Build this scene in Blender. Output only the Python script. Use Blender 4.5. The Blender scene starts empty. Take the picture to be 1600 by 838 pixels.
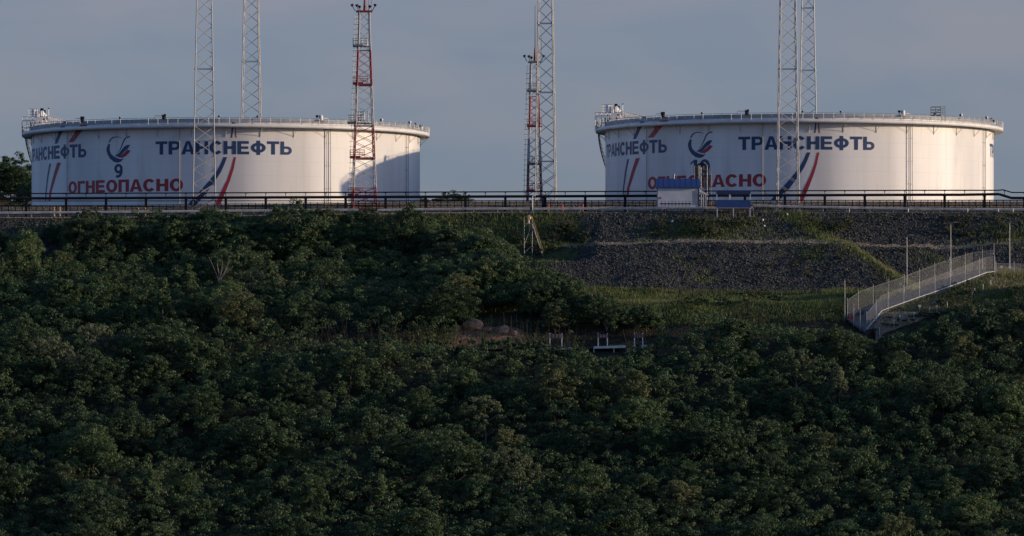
import bpy, math, random
import numpy as np
from mathutils import Vector
R_ = math.radians
sc = bpy.context.scene
C = sc.collection
F = 1600 / 36 * 300            # focal length in photo pixels (300 mm lens)
HOR = 850                      # photo row of the horizon
# ------------------------------------------------------------ camera
cam = bpy.data.cameras.new('camera'); camo = bpy.data.objects.new('camera', cam); C.objects.link(camo)
cam.lens = 300; cam.sensor_width = 36; cam.clip_start = 5; cam.clip_end = 60000
cam.shift_y = (HOR - 419) / 1600
camo.location = (0, 0, 0); camo.rotation_euler = (R_(90), 0, 0)
sc.camera = camo
# ------------------------------------------------------------ sky, sun, exposure
SUN_EL, SUN_AZ = 8.6, 96.3     # azimuth clockwise from +Y
w = bpy.data.worlds.new('World'); sc.world = w; w.use_nodes = True
nt = w.node_tree; nt.nodes.clear()
out = nt.nodes.new('ShaderNodeOutputWorld'); bg = nt.nodes.new('ShaderNodeBackground')
sky = nt.nodes.new('ShaderNodeTexSky'); sky.sky_type = 'NISHITA'; sky.sun_disc = False
sky.sun_elevation = R_(SUN_EL); sky.sun_rotation = R_(SUN_AZ)
sky.air_density = 1.0; sky.dust_density = 1.2; sky.ozone_density = 3.0; sky.altitude = 0
tc = nt.nodes.new('ShaderNodeTexCoord'); mp = nt.nodes.new('ShaderNodeMapping')
mp.inputs['Scale'].default_value = (30, 30, 95); mp.inputs['Rotation'].default_value = (0, .12, 0)
nz = nt.nodes.new('ShaderNodeTexNoise'); nz.inputs['Scale'].default_value = 1.0; nz.inputs['Detail'].default_value = 3; nz.inputs['Distortion'].default_value = .3
cr = nt.nodes.new('ShaderNodeValToRGB')
cr.color_ramp.elements[0].position = .3; cr.color_ramp.elements[0].color = (.77, .90, 1.03, 1)
cr.color_ramp.elements[1].position = .68; cr.color_ramp.elements[1].color = (1.03, 1.0, 1.06, 1)
mx = nt.nodes.new('ShaderNodeMix'); mx.data_type = 'RGBA'; mx.blend_type = 'MULTIPLY'; mx.inputs[0].default_value = 1
hs = nt.nodes.new('ShaderNodeHueSaturation'); hs.inputs['Saturation'].default_value = .75
nt.links.new(tc.outputs['Generated'], mp.inputs[0]); nt.links.new(mp.outputs[0], nz.inputs['Vector'])
nt.links.new(nz.outputs['Fac'], cr.inputs[0]); nt.links.new(sky.outputs[0], hs.inputs['Color'])
nt.links.new(hs.outputs[0], mx.inputs[6]); nt.links.new(cr.outputs[0], mx.inputs[7])
sx_ = nt.nodes.new('ShaderNodeSeparateXYZ'); nt.links.new(tc.outputs['Generated'], sx_.inputs[0])
el = nt.nodes.new('ShaderNodeValToRGB'); el.color_ramp.elements[0].position = .042; el.color_ramp.elements[0].color = (.87, .90, 1.28, 1); el.color_ramp.elements[1].position = .062; el.color_ramp.elements[1].color = (.99, .88, 1.12, 1)
e3 = el.color_ramp.elements.new(.35); e3.color = (.66, .85, 1.12, 1)
m2 = nt.nodes.new('ShaderNodeMix'); m2.data_type = 'RGBA'; m2.blend_type = 'MULTIPLY'; m2.inputs[0].default_value = 1
nt.links.new(sx_.outputs['Z'], el.inputs[0]); nt.links.new(mx.outputs[2], m2.inputs[6]); nt.links.new(el.outputs[0], m2.inputs[7])
nt.links.new(m2.outputs[2], bg.inputs[0]); nt.links.new(bg.outputs[0], out.inputs[0])
bg.inputs[1].default_value = .15
sl = bpy.data.lights.new('sun', 'SUN'); sl.energy = 3.9; sl.angle = R_(.53); sl.color = (1, .77, .53)
so = bpy.data.objects.new('sun', sl); C.objects.link(so)
sv = Vector((math.sin(R_(SUN_AZ)) * math.cos(R_(SUN_EL)), math.cos(R_(SUN_AZ)) * math.cos(R_(SUN_EL)), math.sin(R_(SUN_EL))))
so.rotation_euler = sv.to_track_quat('Z', 'Y').to_euler(); so.location = (300, 1200, 200)
vs = sc.view_settings; vs.view_transform = 'Standard'; vs.look = 'None'; vs.exposure = 0; vs.gamma = 1
sc.cycles.max_bounces = 5; sc.cycles.diffuse_bounces = 2; sc.cycles.transparent_max_bounces = 24
sc.cycles.use_denoising = True

# ------------------------------------------------------------ helpers
rnd = random.Random(4); rng = np.random.default_rng(7)
def P(px, row, Y): return Vector(((px - 800) * Y / F, Y, (HOR - row) * Y / F))
def smooth(a, b, x):
    t = np.clip((x - a) / (b - a), 0, 1); return t * t * (3 - 2 * t)
def tag(o, label=None, cat=None, group=None, kind=None):
    if label: o['label'] = label
    if cat: o['category'] = cat
    if group: o['group'] = group
    if kind: o['kind'] = kind
    return o
def empty(name, loc, label=None, cat=None, group=None, rz=0):
    o = bpy.data.objects.new(name, None); C.objects.link(o); o.location = loc; o.rotation_euler.z = rz
    o.empty_display_size = .5
    return tag(o, label, cat, group)
def link(name, me, parent=None, loc=(0, 0, 0)):
    o = bpy.data.objects.new(name, me); C.objects.link(o); o.parent = parent; o.location = loc
    return o
class MB:
    def __init__(s): s.v = []; s.f = []; s.sm = []
    def add(s, vs, fs, smooth=False):
        n = len(s.v); s.v += [tuple(p) for p in vs]; s.f += [tuple(i + n for i in f) for f in fs]; s.sm += [smooth] * len(fs); return s
    def box(s, c, d, rz=0):
        cx, cy, cz = c; a, b, h = d[0] / 2, d[1] / 2, d[2] / 2; co, si = math.cos(rz), math.sin(rz)
        vs = [(cx + x * co - y * si, cy + x * si + y * co, cz + z) for z in (-h, h) for x, y in ((-a, -b), (a, -b), (a, b), (-a, b))]
        return s.add(vs, [(3, 2, 1, 0), (4, 5, 6, 7), (0, 1, 5, 4), (1, 2, 6, 5), (2, 3, 7, 6), (3, 0, 4, 7)])
    def tube(s, p, q, r, r2=None, n=6, cap=True):
        p, q = Vector(p), Vector(q); d = q - p
        if d.length < 1e-6: return s
        r2 = r if r2 is None else r2
        z = d.normalized(); x = z.cross(Vector((0, 0, 1)) if abs(z.z) < .9 else Vector((1, 0, 0))).normalized(); y = z.cross(x)
        a = [2 * math.pi * i / n for i in range(n)]
        vs = [p + (x * math.cos(t) + y * math.sin(t)) * r for t in a] + [q + (x * math.cos(t) + y * math.sin(t)) * r2 for t in a]
        s.add(vs, [(i, (i + 1) % n, n + (i + 1) % n, n + i) for i in range(n)], n > 5)
        if cap: s.add(vs, [tuple(range(n - 1, -1, -1)), tuple(range(n, 2 * n))])
        return s
    def path(s, pts, r, n=6):
        for a, b in zip(pts, pts[1:]): s.tube(a, b, r, n=n)
        return s
    def dome(s, c, r, h=None, n=10, m=4, full=False):
        h = h or r; vs = []; fs = []
        lo = -m if full else 0
        for j in range(lo, m + 1):
            t = math.pi / 2 * j / m
            for i in range(n):
                a = 2 * math.pi * i / n; vs.append((c[0] + r * math.cos(t) * math.cos(a), c[1] + r * math.cos(t) * math.sin(a), c[2] + h * math.sin(t)))
        for j in range(m - lo):
            for i in range(n): fs.append((j * n + i, j * n + (i + 1) % n, (j + 1) * n + (i + 1) % n, (j + 1) * n + i))
        return s.add(vs, fs, True)
    def build(s, name, m, parent=None, loc=(0, 0, 0)):
        me = bpy.data.meshes.new(name); me.from_pydata(s.v, [], s.f); me.materials.append(m)
        me.polygons.foreach_set('use_smooth', s.sm); me.update()
        return link(name, me, parent, loc)
def mat(name, col, rough=.7, metal=0, var=0, scale=1.0, bump=0, bscale=8, spec=.5, stretch=None, dirt=None):
    m = bpy.data.materials.new(name); m.use_nodes = True; t = m.node_tree; b = t.nodes['Principled BSDF']
    b.inputs['Roughness'].default_value = rough; b.inputs['Metallic'].default_value = metal
    b.inputs['Base Color'].default_value = (*col, 1); b.inputs['Specular IOR Level'].default_value = spec
    if var or bump:
        g = t.nodes.new('ShaderNodeNewGeometry'); mp = t.nodes.new('ShaderNodeMapping')
        if stretch: mp.inputs['Scale'].default_value = stretch
        t.links.new(g.outputs['Position'], mp.inputs[0])
    if var:
        n = t.nodes.new('ShaderNodeTexNoise'); n.inputs['Scale'].default_value = scale; n.inputs['Detail'].default_value = 6
        r = t.nodes.new('ShaderNodeValToRGB'); r.color_ramp.elements[0].position = .3; r.color_ramp.elements[1].position = .7
        d = dirt or tuple(c * (1 - var) for c in col)
        r.color_ramp.elements[0].color = (*d, 1); r.color_ramp.elements[1].color = (*[min(1, c * (1 + var * .4)) for c in col], 1)
        t.links.new(mp.outputs[0], n.inputs['Vector']); t.links.new(n.outputs['Fac'], r.inputs[0]); t.links.new(r.outputs[0], b.inputs['Base Color'])
    if bump:
        n = t.nodes.new('ShaderNodeTexNoise'); n.inputs['Scale'].default_value = bscale; n.inputs['Detail'].default_value = 5
        u = t.nodes.new('ShaderNodeBump'); u.inputs['Strength'].default_value = bump; u.inputs['Distance'].default_value = .1
        t.links.new(mp.outputs[0], n.inputs['Vector']); t.links.new(n.outputs['Fac'], u.inputs['Height']); t.links.new(u.outputs[0], b.inputs['Normal'])
    return m
M = {}
M['galv'] = mat('galvanised', (.33, .33, .325), .5, .3, .3, .6)
M['galv_white'] = mat('mast_paint', (.46, .445, .42), .5, 0, .25, .5)
M['white'] = mat('white_paint', (.72, .71, .68), .5, 0, .12, .8)
M['band_white'] = mat('mast_white', (.43, .42, .41), .5, 0, .2, .8)
M['band_red'] = mat('mast_red', (.30, .028, .035), .5, 0, .25, .8)
M['black'] = mat('dark_steel', (.010, .011, .015), .75, 0, .3, .8, spec=.2)
M['blue'] = mat('blue_sheet', (.024, .062, .2), .5, 0, .15, .8)
M['dblue'] = mat('blue_trim', (.015, .03, .11), .5)
M['text_blue'] = mat('blue_lettering', (.018, .05, .135), .5, 0, .12, .8)
M['text_red'] = mat('red_lettering', (.36, .025, .035), .5, 0, .12, .8)
M['yellow'] = mat('yellow_paint', (.26, .17, .045), .5, 0, .1, 1)
M['dark_red'] = mat('antenna_red', (.13, .03, .03), .6)
M['red'] = mat('red_paint', (.5, .03, .03), .5)
M['rail'] = mat('guard_rail_zinc', (.55, .53, .50), .55, 0, .35, 1.2)
M['grating'] = mat('grating', (.16, .17, .18), .6)
M['deck'] = mat('ramp_asphalt', (.13, .125, .12), .9, 0, .35, .7)
M['concrete'] = mat('concrete', (.30, .28, .26), .9, 0, .35, .7)
M['glass'] = mat('lamp_glass', (.25, .27, .3), .15)
M['sign_red'] = mat('shaded_sign_red', (.10, .02, .035), .6)  # red darkened so the colour carries the shade on the backlit sign face
M['rim'] = mat('rim_grey', (.33, .34, .35), .5, 0, .3, .5)
M['bark'] = mat('bark', (.10, .08, .06), .9, 0, .4, 3)
M['pale_bark'] = mat('pale_bark', (.26, .23, .19), .9, 0, .3, 3)

# shell paint: satin white, faint horizontal courses and vertical dull streaks
def shell_material():
    m = mat('tank_paint', (.78, .76, .73), .42, spec=.36); t = m.node_tree; b = t.nodes['Principled BSDF']
    tcn = t.nodes.new('ShaderNodeTexCoord'); sep = t.nodes.new('ShaderNodeSeparateXYZ'); t.links.new(tcn.outputs['Object'], sep.inputs[0])
    mp = t.nodes.new('ShaderNodeMapping'); mp.inputs['Scale'].default_value = (.16, .16, .012); t.links.new(tcn.outputs['Object'], mp.inputs[0])
    n = t.nodes.new('ShaderNodeTexNoise'); n.inputs['Scale'].default_value = 1; n.inputs['Detail'].default_value = 5; t.links.new(mp.outputs[0], n.inputs['Vector'])
    r = t.nodes.new('ShaderNodeValToRGB'); r.color_ramp.elements[0].position = .32; r.color_ramp.elements[1].position = .6
    r.color_ramp.elements[0].color = (.60, .59, .575, 1); r.color_ramp.elements[1].color = (.80, .78, .75, 1); t.links.new(n.outputs['Fac'], r.inputs[0])
    # weld seams: every 2.2 m of height a thin duller line
    mt = t.nodes.new('ShaderNodeMath'); mt.operation = 'PINGPONG'; mt.inputs[1].default_value = 1.1; t.links.new(sep.outputs['Z'], mt.inputs[0])
    ls = t.nodes.new('ShaderNodeMath'); ls.operation = 'LESS_THAN'; ls.inputs[1].default_value = .03; t.links.new(mt.outputs[0], ls.inputs[0])
    ls2 = t.nodes.new('ShaderNodeMath'); ls2.operation = 'MULTIPLY'; ls2.inputs[1].default_value = .22; t.links.new(ls.outputs[0], ls2.inputs[0])
    mx = t.nodes.new('ShaderNodeMix'); mx.data_type = 'RGBA'; mx.inputs[7].default_value = (.42, .40, .39, 1)
    mpb = t.nodes.new('ShaderNodeMapping'); mpb.inputs['Scale'].default_value = (.5, .5, .14); t.links.new(tcn.outputs['Object'], mpb.inputs[0])
    nb = t.nodes.new('ShaderNodeTexNoise'); nb.inputs['Scale'].default_value = .6; nb.inputs['Detail'].default_value = 3; t.links.new(mpb.outputs[0], nb.inputs['Vector'])
    rb = t.nodes.new('ShaderNodeMapRange'); rb.inputs[1].default_value = .56; rb.inputs[2].default_value = .72; rb.inputs[4].default_value = .42; rb.interpolation_type = 'SMOOTHSTEP'; t.links.new(nb.outputs['Fac'], rb.inputs[0])
    mpc = t.nodes.new('ShaderNodeMapping'); mpc.inputs['Scale'].default_value = (1.6, 1.6, .05); t.links.new(tcn.outputs['Object'], mpc.inputs[0])
    nc = t.nodes.new('ShaderNodeTexNoise'); nc.inputs['Scale'].default_value = 1; nc.inputs['Detail'].default_value = 4; t.links.new(mpc.outputs[0], nc.inputs['Vector'])
    rc = t.nodes.new('ShaderNodeMapRange'); rc.inputs[1].default_value = .58; rc.inputs[2].default_value = .75; rc.inputs[4].default_value = .3; t.links.new(nc.outputs['Fac'], rc.inputs[0])
    sm1 = t.nodes.new('ShaderNodeMix'); sm1.data_type = 'RGBA'; sm1.inputs[7].default_value = (.50, .49, .49, 1); t.links.new(rb.outputs[0], sm1.inputs[0]); t.links.new(r.outputs[0], sm1.inputs[6])
    sm2 = t.nodes.new('ShaderNodeMix'); sm2.data_type = 'RGBA'; sm2.inputs[7].default_value = (.46, .42, .37, 1); t.links.new(rc.outputs[0], sm2.inputs[0]); t.links.new(sm1.outputs[2], sm2.inputs[6])
    t.links.new(ls2.outputs[0], mx.inputs[0]); t.links.new(sm2.outputs[2], mx.inputs[6]); t.links.new(mx.outputs[2], b.inputs['Base Color'])
    n2 = t.nodes.new('ShaderNodeTexNoise'); n2.inputs['Scale'].default_value = .35; n2.inputs['Detail'].default_value = 3; t.links.new(tcn.outputs['Object'], n2.inputs['Vector'])
    mr = t.nodes.new('ShaderNodeMapRange'); mr.inputs[3].default_value = .44; mr.inputs[4].default_value = .6
    t.links.new(n2.outputs['Fac'], mr.inputs[0]); t.links.new(mr.outputs[0], b.inputs['Roughness'])
    u = t.nodes.new('ShaderNodeBump'); u.inputs['Strength'].default_value = .25; u.inputs['Distance'].default_value = .25
    t.links.new(n.outputs['Fac'], u.inputs['Height']); t.links.new(u.outputs[0], b.inputs['Normal'])
    return m
M['shell'] = shell_material()

# ------------------------------------------------------------ terrain
RP = np.array([(1050, -14), (1122, -9.5), (1150, .6), (1208, 27.3), (1214, 27.8), (1226, 33.2), (1236, 35.3), (1246, 36.8), (1259.5, 44.4), (1262.5, 44.7), (1272, 49.5), (1280, 49.7), (1285, 51.6), (1289, 51.6), (1294, 47.5), (1400, 47.5), (1430, 44), (1480, 40), (1600, 30), (40000, 10)])
LP = np.array([(1050, -14), (1122, -9.5), (1150, .6), (1206, 27.2), (1214, 27.5), (1218, 29.8), (1240, 35), (1256, 39.2), (1263, 41.6), (1268.5, 46.2), (1272, 49.5), (1280, 49.7), (1285, 51.6), (1289, 51.6), (1294, 47.5), (1400, 47.5), (1430, 44), (1480, 40), (1600, 30), (40000, 10)])
def vnoise(x, y, s, seed=0):
    x = x / s + seed * 17.3; y = y / s + seed * 9.1
    return (np.sin(x * 1.3 + 1.7 * np.sin(y * .9 + seed)) + np.sin(y * 1.7 + 1.3 * np.sin(x * 1.1)) + np.sin((x + y) * .83 + 2.1 * np.sin((x - y) * .61))) / 3
WA = [(1354, 519, 1217.5), (1378, 490, 1220.5), (1426, 472.5, 1223.5), (1474, 456, 1226.5), (1509, 443, 1229), (1541, 430.5, 1231.5), (1553, 429, 1232), (1600, 431, 1233), (1650, 431, 1233.5)]
RMP = np.array([((a - 800) * c / F, c, (HOR - b) * c / F) for a, b, c in WA])
def terr(x, y):
    x = np.asarray(x, float); y = np.asarray(y, float)
    xd = 41.8 + (1272 - y) * .75
    sh = 4 * smooth(-2.5, 2.5, x - xd) * np.clip((1271 - y) / 8, 0, 1) * smooth(1235, 1250, y)
    hol = 4.2 * (1 - smooth(8.5, 13, x)) * smooth(-24, -12, x) * np.clip((1271 - y) / 4, 0, 1) * smooth(1253, 1260, y)
    ye = y - sh - hol
    s = smooth(-9, 5, x)
    z = np.interp(ye, RP[:, 0], RP[:, 1]) * s + np.interp(ye, LP[:, 0], LP[:, 1]) * (1 - s)
    z = z - .75 * smooth(0, -70, x) * smooth(1255, 1270, y) * (1 - smooth(1290, 1294, y))
    slope = smooth(1120, 1150, y) * (1 - smooth(1268, 1271, y))
    flat = 1 - smooth(1200, 1206, y) * (1 - smooth(1216, 1222, y))
    z = z + slope * flat * (1.3 * vnoise(x, y, 9, 1) + .5 * vnoise(x, y, 3.1, 2)) * np.where(y > 1245, .35, 1)
    z = z + 3.4 * np.exp(-((x - 78) / 17) ** 2 - ((y - 1224) / 12) ** 2)
    zp = np.interp(x, RMP[:, 0], RMP[:, 2])
    yn = np.interp(x, RMP[:, 0], RMP[:, 1])
    bank = zp - .08 - .55 * np.maximum(0, yn - y) + .19 * np.maximum(0, y - yn) - 1.5 * np.maximum(0, 50.5 - x) - .3 * np.maximum(0, x - 76)
    z = np.where((y > 1195) & (y < yn + 5.6) & (x > 46), np.maximum(z, bank), z)
    z = z + 24 * np.exp(-((x + 108) / 34) ** 2 - ((y - 1442) / 32) ** 2) * smooth(1370, 1400, y)
    z = z + 15.2 * np.exp(-((x + 12.5) / 15) ** 2 - ((y - 1462) / 22) ** 2)
    return z
def axis(lo, hi, step, far_lo, far_hi):
    a = list(np.arange(lo, hi + 1e-6, step)); s = step
    l = []; v = lo
    while v > far_lo: s *= 1.35; v -= s; l.append(v)
    s = step; r = []; v = hi
    while v < far_hi: s *= 1.35; v += s; r.append(v)
    return np.array(l[::-1] + a + r)
xs = axis(-95, 100, .8, -20000, 20000); ys = np.concatenate([np.arange(1060, 1140, 4), axis(1140, 1300, .7, 1139.9, 1300)[1:], axis(1304, 1500, 4, 1303.9, 30000)[1:]])
GX, GY = np.meshgrid(xs, ys); GZ = terr(GX, GY)
rocky = smooth(1244, 1247, GY) * (1 - smooth(1270.5, 1272, GY))
GZ = GZ + rocky * rng.normal(0, .12, GZ.shape)
pix = 800 + GX * F / GY; row = HOR - GZ * F / GY
# material masks at each ground point: r = grass, g = rubble, b = bare earth / cut
xd = 41.8 + (1272 - GY) * .75
grass = np.zeros_like(GX)
grass = np.maximum(grass, .95 * smooth(1222, 1228, GY) * (1 - smooth(1244, 1247.5, GY)))             # foot of the slope
grass = np.maximum(grass, .9 * np.exp(-((GX - xd + 1.0) / 3.0) ** 2) * (GY > 1236) * (GY < 1272))        # strip down the corner
grass = np.maximum(grass, (.22 + .3 * vnoise(GX, GY, 4.2, 5) + .2 * vnoise(GX, GY, 1.9, 31)) * (GY > 1244) * (GY < 1272))
grass = np.maximum(grass, 1.0 * (1 - smooth(6, 14, GX)) * (GY > 1255) * (GY < 1271.3) * smooth(-40, -14, GX))
grass = np.maximum(grass, .8 * np.exp(-((GX - 29) / 8) ** 2 - ((GY - 1266) / 3.5) ** 2) + .8 * np.exp(-((GX - 8) / 5) ** 2 - ((GY - 1264) / 3.5) ** 2) + .7 * np.exp(-((GX - 76) / 6) ** 2 - ((GY - 1266) / 3.5) ** 2))
YE = GY - 4 * smooth(-2.5, 2.5, GX - xd) * np.clip((1271 - GY) / 8, 0, 1) * smooth(1235, 1250, GY) - 4.2 * (1 - smooth(8.5, 13, GX)) * smooth(-24, -12, GX) * np.clip((1271 - GY) / 4, 0, 1) * smooth(1253, 1260, GY)
soil = 1.6 * np.exp(-((YE - 1260.3) / 1.3) ** 4) * smooth(3, 9, GX); grass = grass * (1 - np.clip(soil, 0, 1))
ynb = np.interp(GX, RMP[:, 0], RMP[:, 1])
bk = smooth(-6.5, -4.5, GY - ynb) * (1 - smooth(-.5, 1, GY - ynb)) * (GX > 50) * (GX < 80); soil = np.maximum(soil, .75 * bk); grass = grass * (1 - .6 * bk)
soil = np.maximum(soil, ((GY > 1272) & (GY < 1296)) * 1.0)
cut = smooth(1213.5, 1215, GY) * (1 - smooth(1218.5, 1220.5, GY)) * smooth(-12, -7, GX) * (1 - smooth(-1, 4, GX))
rub = ((GY >= 1244) & (GY < 1272.3)) * 1.0
nv = GX.size; me = bpy.data.meshes.new('ground')
ny, nx = GX.shape; idx = np.arange(nv).reshape(ny, nx)
faces = np.stack([idx[:-1, :-1], idx[:-1, 1:], idx[1:, 1:], idx[1:, :-1]], -1).reshape(-1, 4)
me.from_pydata(np.stack([GX, GY, GZ], -1).reshape(-1, 3).tolist(), [], faces.tolist())
me.polygons.foreach_set('use_smooth', [True] * len(faces))
ca = me.attributes.new('mask', 'FLOAT_COLOR', 'POINT')
ca.data.foreach_set('color', np.stack([np.clip(grass, 0, 1), rub, np.clip(np.maximum(soil, cut), 0, 1), cut], -1).reshape(-1).astype(np.float32))
g = link('ground', me); tag(g, kind='structure')
def ground_material():
    m = mat('ground', (.05, .05, .04), .95, spec=.15); t = m.node_tree; b = t.nodes['Principled BSDF']; L = t.links.new
    at = t.nodes.new('ShaderNodeAttribute'); at.attribute_name = 'mask'; sp = t.nodes.new('ShaderNodeSeparateColor'); L(at.outputs['Color'], sp.inputs[0])
    ge = t.nodes.new('ShaderNodeNewGeometry')
    def noise(s, d=6):
        n = t.nodes.new('ShaderNodeTexNoise'); n.inputs['Scale'].default_value = s; n.inputs['Detail'].default_value = d; L(ge.outputs['Position'], n.inputs['Vector']); return n.outputs['Fac']
    def ramp(f, stops):
        r = t.nodes.new('ShaderNodeValToRGB'); e = r.color_ramp.elements
        while len(e) < len(stops): e.new(.5)
        for k, (p, c) in enumerate(stops): e[k].position = p; e[k].color = (*c, 1)
        L(f, r.inputs[0]); return r.outputs[0]
    def mixc(f, a, c):
        x = t.nodes.new('ShaderNodeMix'); x.data_type = 'RGBA'; L(f, x.inputs[0]); L(a, x.inputs[6]); L(c, x.inputs[7]); return x.outputs[2]
    def edge(mk, n, amp=.7):
        a = t.nodes.new('ShaderNodeMath'); a.operation = 'MULTIPLY_ADD'; a.inputs[1].default_value = amp; L(n, a.inputs[0]); L(mk, a.inputs[2])
        r = t.nodes.new('ShaderNodeMapRange'); r.inputs[1].default_value = .5 + amp * .38; r.inputs[2].default_value = .5 + amp * .62; r.interpolation_type = 'SMOOTHSTEP'; L(a.outputs[0], r.inputs[0]); return r.outputs[0]
    vo = t.nodes.new('ShaderNodeTexVoronoi'); vo.inputs['Scale'].default_value = 3.6; L(ge.outputs['Position'], vo.inputs['Vector'])
    sv_ = t.nodes.new('ShaderNodeSeparateColor'); L(vo.outputs['Color'], sv_.inputs[0])
    litter = ramp(noise(1.3), [(.3, (.018, .02, .012)), (.7, (.05, .045, .03))])
    rubble = ramp(sv_.outputs[0], [(0, (.028, .029, .027)), (.5, (.052, .053, .048)), (.85, (.075, .074, .066)), (1, (.12, .117, .105))])
    grassc = ramp(noise(.9), [(.3, (.03, .052, .018)), (.55, (.065, .085, .032)), (.75, (.13, .12, .055))])
    earth = ramp(noise(2.2), [(.3, (.18, .145, .10)), (.7, (.34, .265, .185))])
    grassb = 0; redr = ramp(noise(1.1), [(.3, (.16, .09, .06)), (.7, (.36, .20, .13))])
    n1 = noise(1.6); n2 = noise(.55)
    c = mixc(sp.outputs[1], litter, rubble); c = mixc(edge(sp.outputs[2], n1, .5), c, earth)
    c = mixc(edge(sp.outputs[0], n2, .9), c, grassc); c = mixc(edge(at.outputs['Alpha'], n1, .5), c, redr)
    L(c, b.inputs['Base Color'])
    u = t.nodes.new('ShaderNodeBump'); u.inputs['Strength'].default_value = .8; u.inputs['Distance'].default_value = .22
    L(vo.outputs['Distance'], u.inputs['Height']); u2 = t.nodes.new('ShaderNodeBump'); u2.inputs['Strength'].default_value = .6; u2.inputs['Distance'].default_value = .3
    L(noise(3.5, 8), u2.inputs['Height']); L(u.outputs[0], u2.inputs['Normal']); L(u2.outputs[0], b.inputs['Normal'])
    return m
me.materials.append(ground_material())
sea_m = mat('sea_water', (.01, .02, .03), .15, bump=.5, bscale=.4)
tag(MB().add([(-30000, -20000, -9), (30000, -20000, -9), (30000, 1135, -9), (-30000, 1135, -9)], [(0, 1, 2, 3)]).build('sea', sea_m), kind='structure')
def gz(x, y): return float(terr(x, y))
def hit(px, r_, y0=1140, y1=1275):
    """first ground point behind that place of the photograph"""
    Y = np.arange(y0, y1, .25); Z = (HOR - r_) * Y / F; g_ = terr((px - 800) * Y / F, Y)
    k = np.where(g_ >= Z)[0]
    y = Y[k[0]] if len(k) else y1
    return Vector(((px - 800) * y / F, y, gz((px - 800) * y / F, y)))
# plateau road along the edge, a sheet just above the ground
asph = mat('asphalt', (.07, .068, .065), .9, 0, .3, .8, .3, 10)
def sheet(name, pts, m, kind='structure', dz=.05, w0=1.5, th=0):
    vs = []; fs = []
    for k, (x, y, hw) in enumerate(pts):
        vs += [(x, y - hw, gz(x, y) + dz + th), (x, y + hw, gz(x, y) + dz + th)]
        if k: a = 2 * k; fs.append((a - 2, a, a + 1, a - 1))
    return tag(MB().add(vs, fs).build(name, m), kind=kind)
sheet('plateau_road', [(x, 1275.6, 1.9) for x in range(-90, 92, 2)], asph)
sheet('hillside_road', [(x, 1210.2, 2.6) for x in range(-80, 18, 2)], asph, dz=.12)

# ------------------------------------------------------------ storage tanks
TR = 30.35; TY = 1335.0
TX9 = (353 - 800) * TY / F
def cyl(px, r_, cx=TX9, R=TR):
    """azimuth (0 = towards the viewer, + to the right) and height of a paint mark on the first tank"""
    t = 0.0
    for _ in range(30):
        Y = TY - R * math.cos(t); s = ((px - 800) * Y / F - cx) / R
        t = math.asin(max(-1, min(1, s)))
    return t, (HOR - r_) * (TY - R * math.cos(t)) / F
ZB = 47.5
def strips_letter(ch):
    S = []
    def rect(x0, y0, x1, y1):
        n = max(1, int((x1 - x0) / .2)); S.append([((x0 + (x1 - x0) * i / n, y0), (x0 + (x1 - x0) * i / n, y1)) for i in range(n + 1)])
    def arc(cx, cy, rx, ry, ix, iy, a0, a1, n=22):
        L = []
        for i in range(n + 1):
            a = R_(a0 + (a1 - a0) * i / n); L.append(((cx + rx * math.cos(a), cy + ry * math.sin(a)), (cx + ix * math.cos(a), cy + iy * math.sin(a))))
        S.append(L)
    def leg(a, b, c, d, n=5):
        S.append([((a[0] + (d[0] - a[0]) * i / n, a[1] + (d[1] - a[1]) * i / n), (b[0] + (c[0] - b[0]) * i / n, b[1] + (c[1] - b[1]) * i / n)) for i in range(n + 1)])
    w = .9
    if ch == 'Т': rect(0, .79, w, 1); rect(w / 2 - .14, 0, w / 2 + .14, .79)
    elif ch in 'Р': rect(.0, 0, .28, 1); rect(.28, .8, .5, 1); rect(.28, .34, .5, .53); arc(.5, .67, .38, .33, .13, .13, -90, 90, 12); w = .88
    elif ch == 'Ь': rect(.0, 0, .28, 1); rect(.28, .44, .5, .63); rect(.28, 0, .5, .2); arc(.5, .315, .36, .315, .12, .12, -90, 90, 12); w = .86
    elif ch == 'А': leg((-.03, 0), (.25, 0), (.52, 1), (.32, 1)); leg((.97, 0), (.69, 0), (.42, 1), (.62, 1)); rect(.22, .2, .72, .38); w = .94
    elif ch == 'Н': rect(0, 0, .28, 1); rect(.62, 0, .9, 1); rect(.28, .4, .62, .61)
    elif ch == 'С': arc(.48, .5, .48, .52, .2, .3, 38, 322); w = .92
    elif ch == 'О': arc(.49, .5, .49, .52, .21, .3, 0, 360, 28); w = .98
    elif ch == '0': arc(.42, .5, .4, .52, .15, .31, 0, 360, 28); w = .84
    elif ch == 'Е': rect(0, 0, .27, 1); rect(.27, .79, .82, 1); rect(.27, .41, .78, .6); rect(.27, 0, .84, .21); w = .86
    elif ch == 'Ф': arc(.55, .5, .55, .38, .27, .18, 0, 360, 28); rect(.41, -.04, .69, 1.04); w = 1.1
    elif ch == 'Г': rect(0, 0, .28, 1); rect(.28, .78, .76, 1); w = .76
    elif ch == 'П': rect(0, 0, .28, 1); rect(.6, 0, .88, 1); rect(.28, .79, .6, 1); w = .88
    elif ch == '9': arc(.42, .66, .4, .36, .15, .16, 0, 360, 24); arc(.36, .48, .46, .5, .2, .3, -118, 15, 14); w = .82
    elif ch == '1': rect(.25, 0, .53, 1); leg((0, .6), (0, .78), (.3, 1), (.25, .82), 3); w = .6
    return S, w
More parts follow.
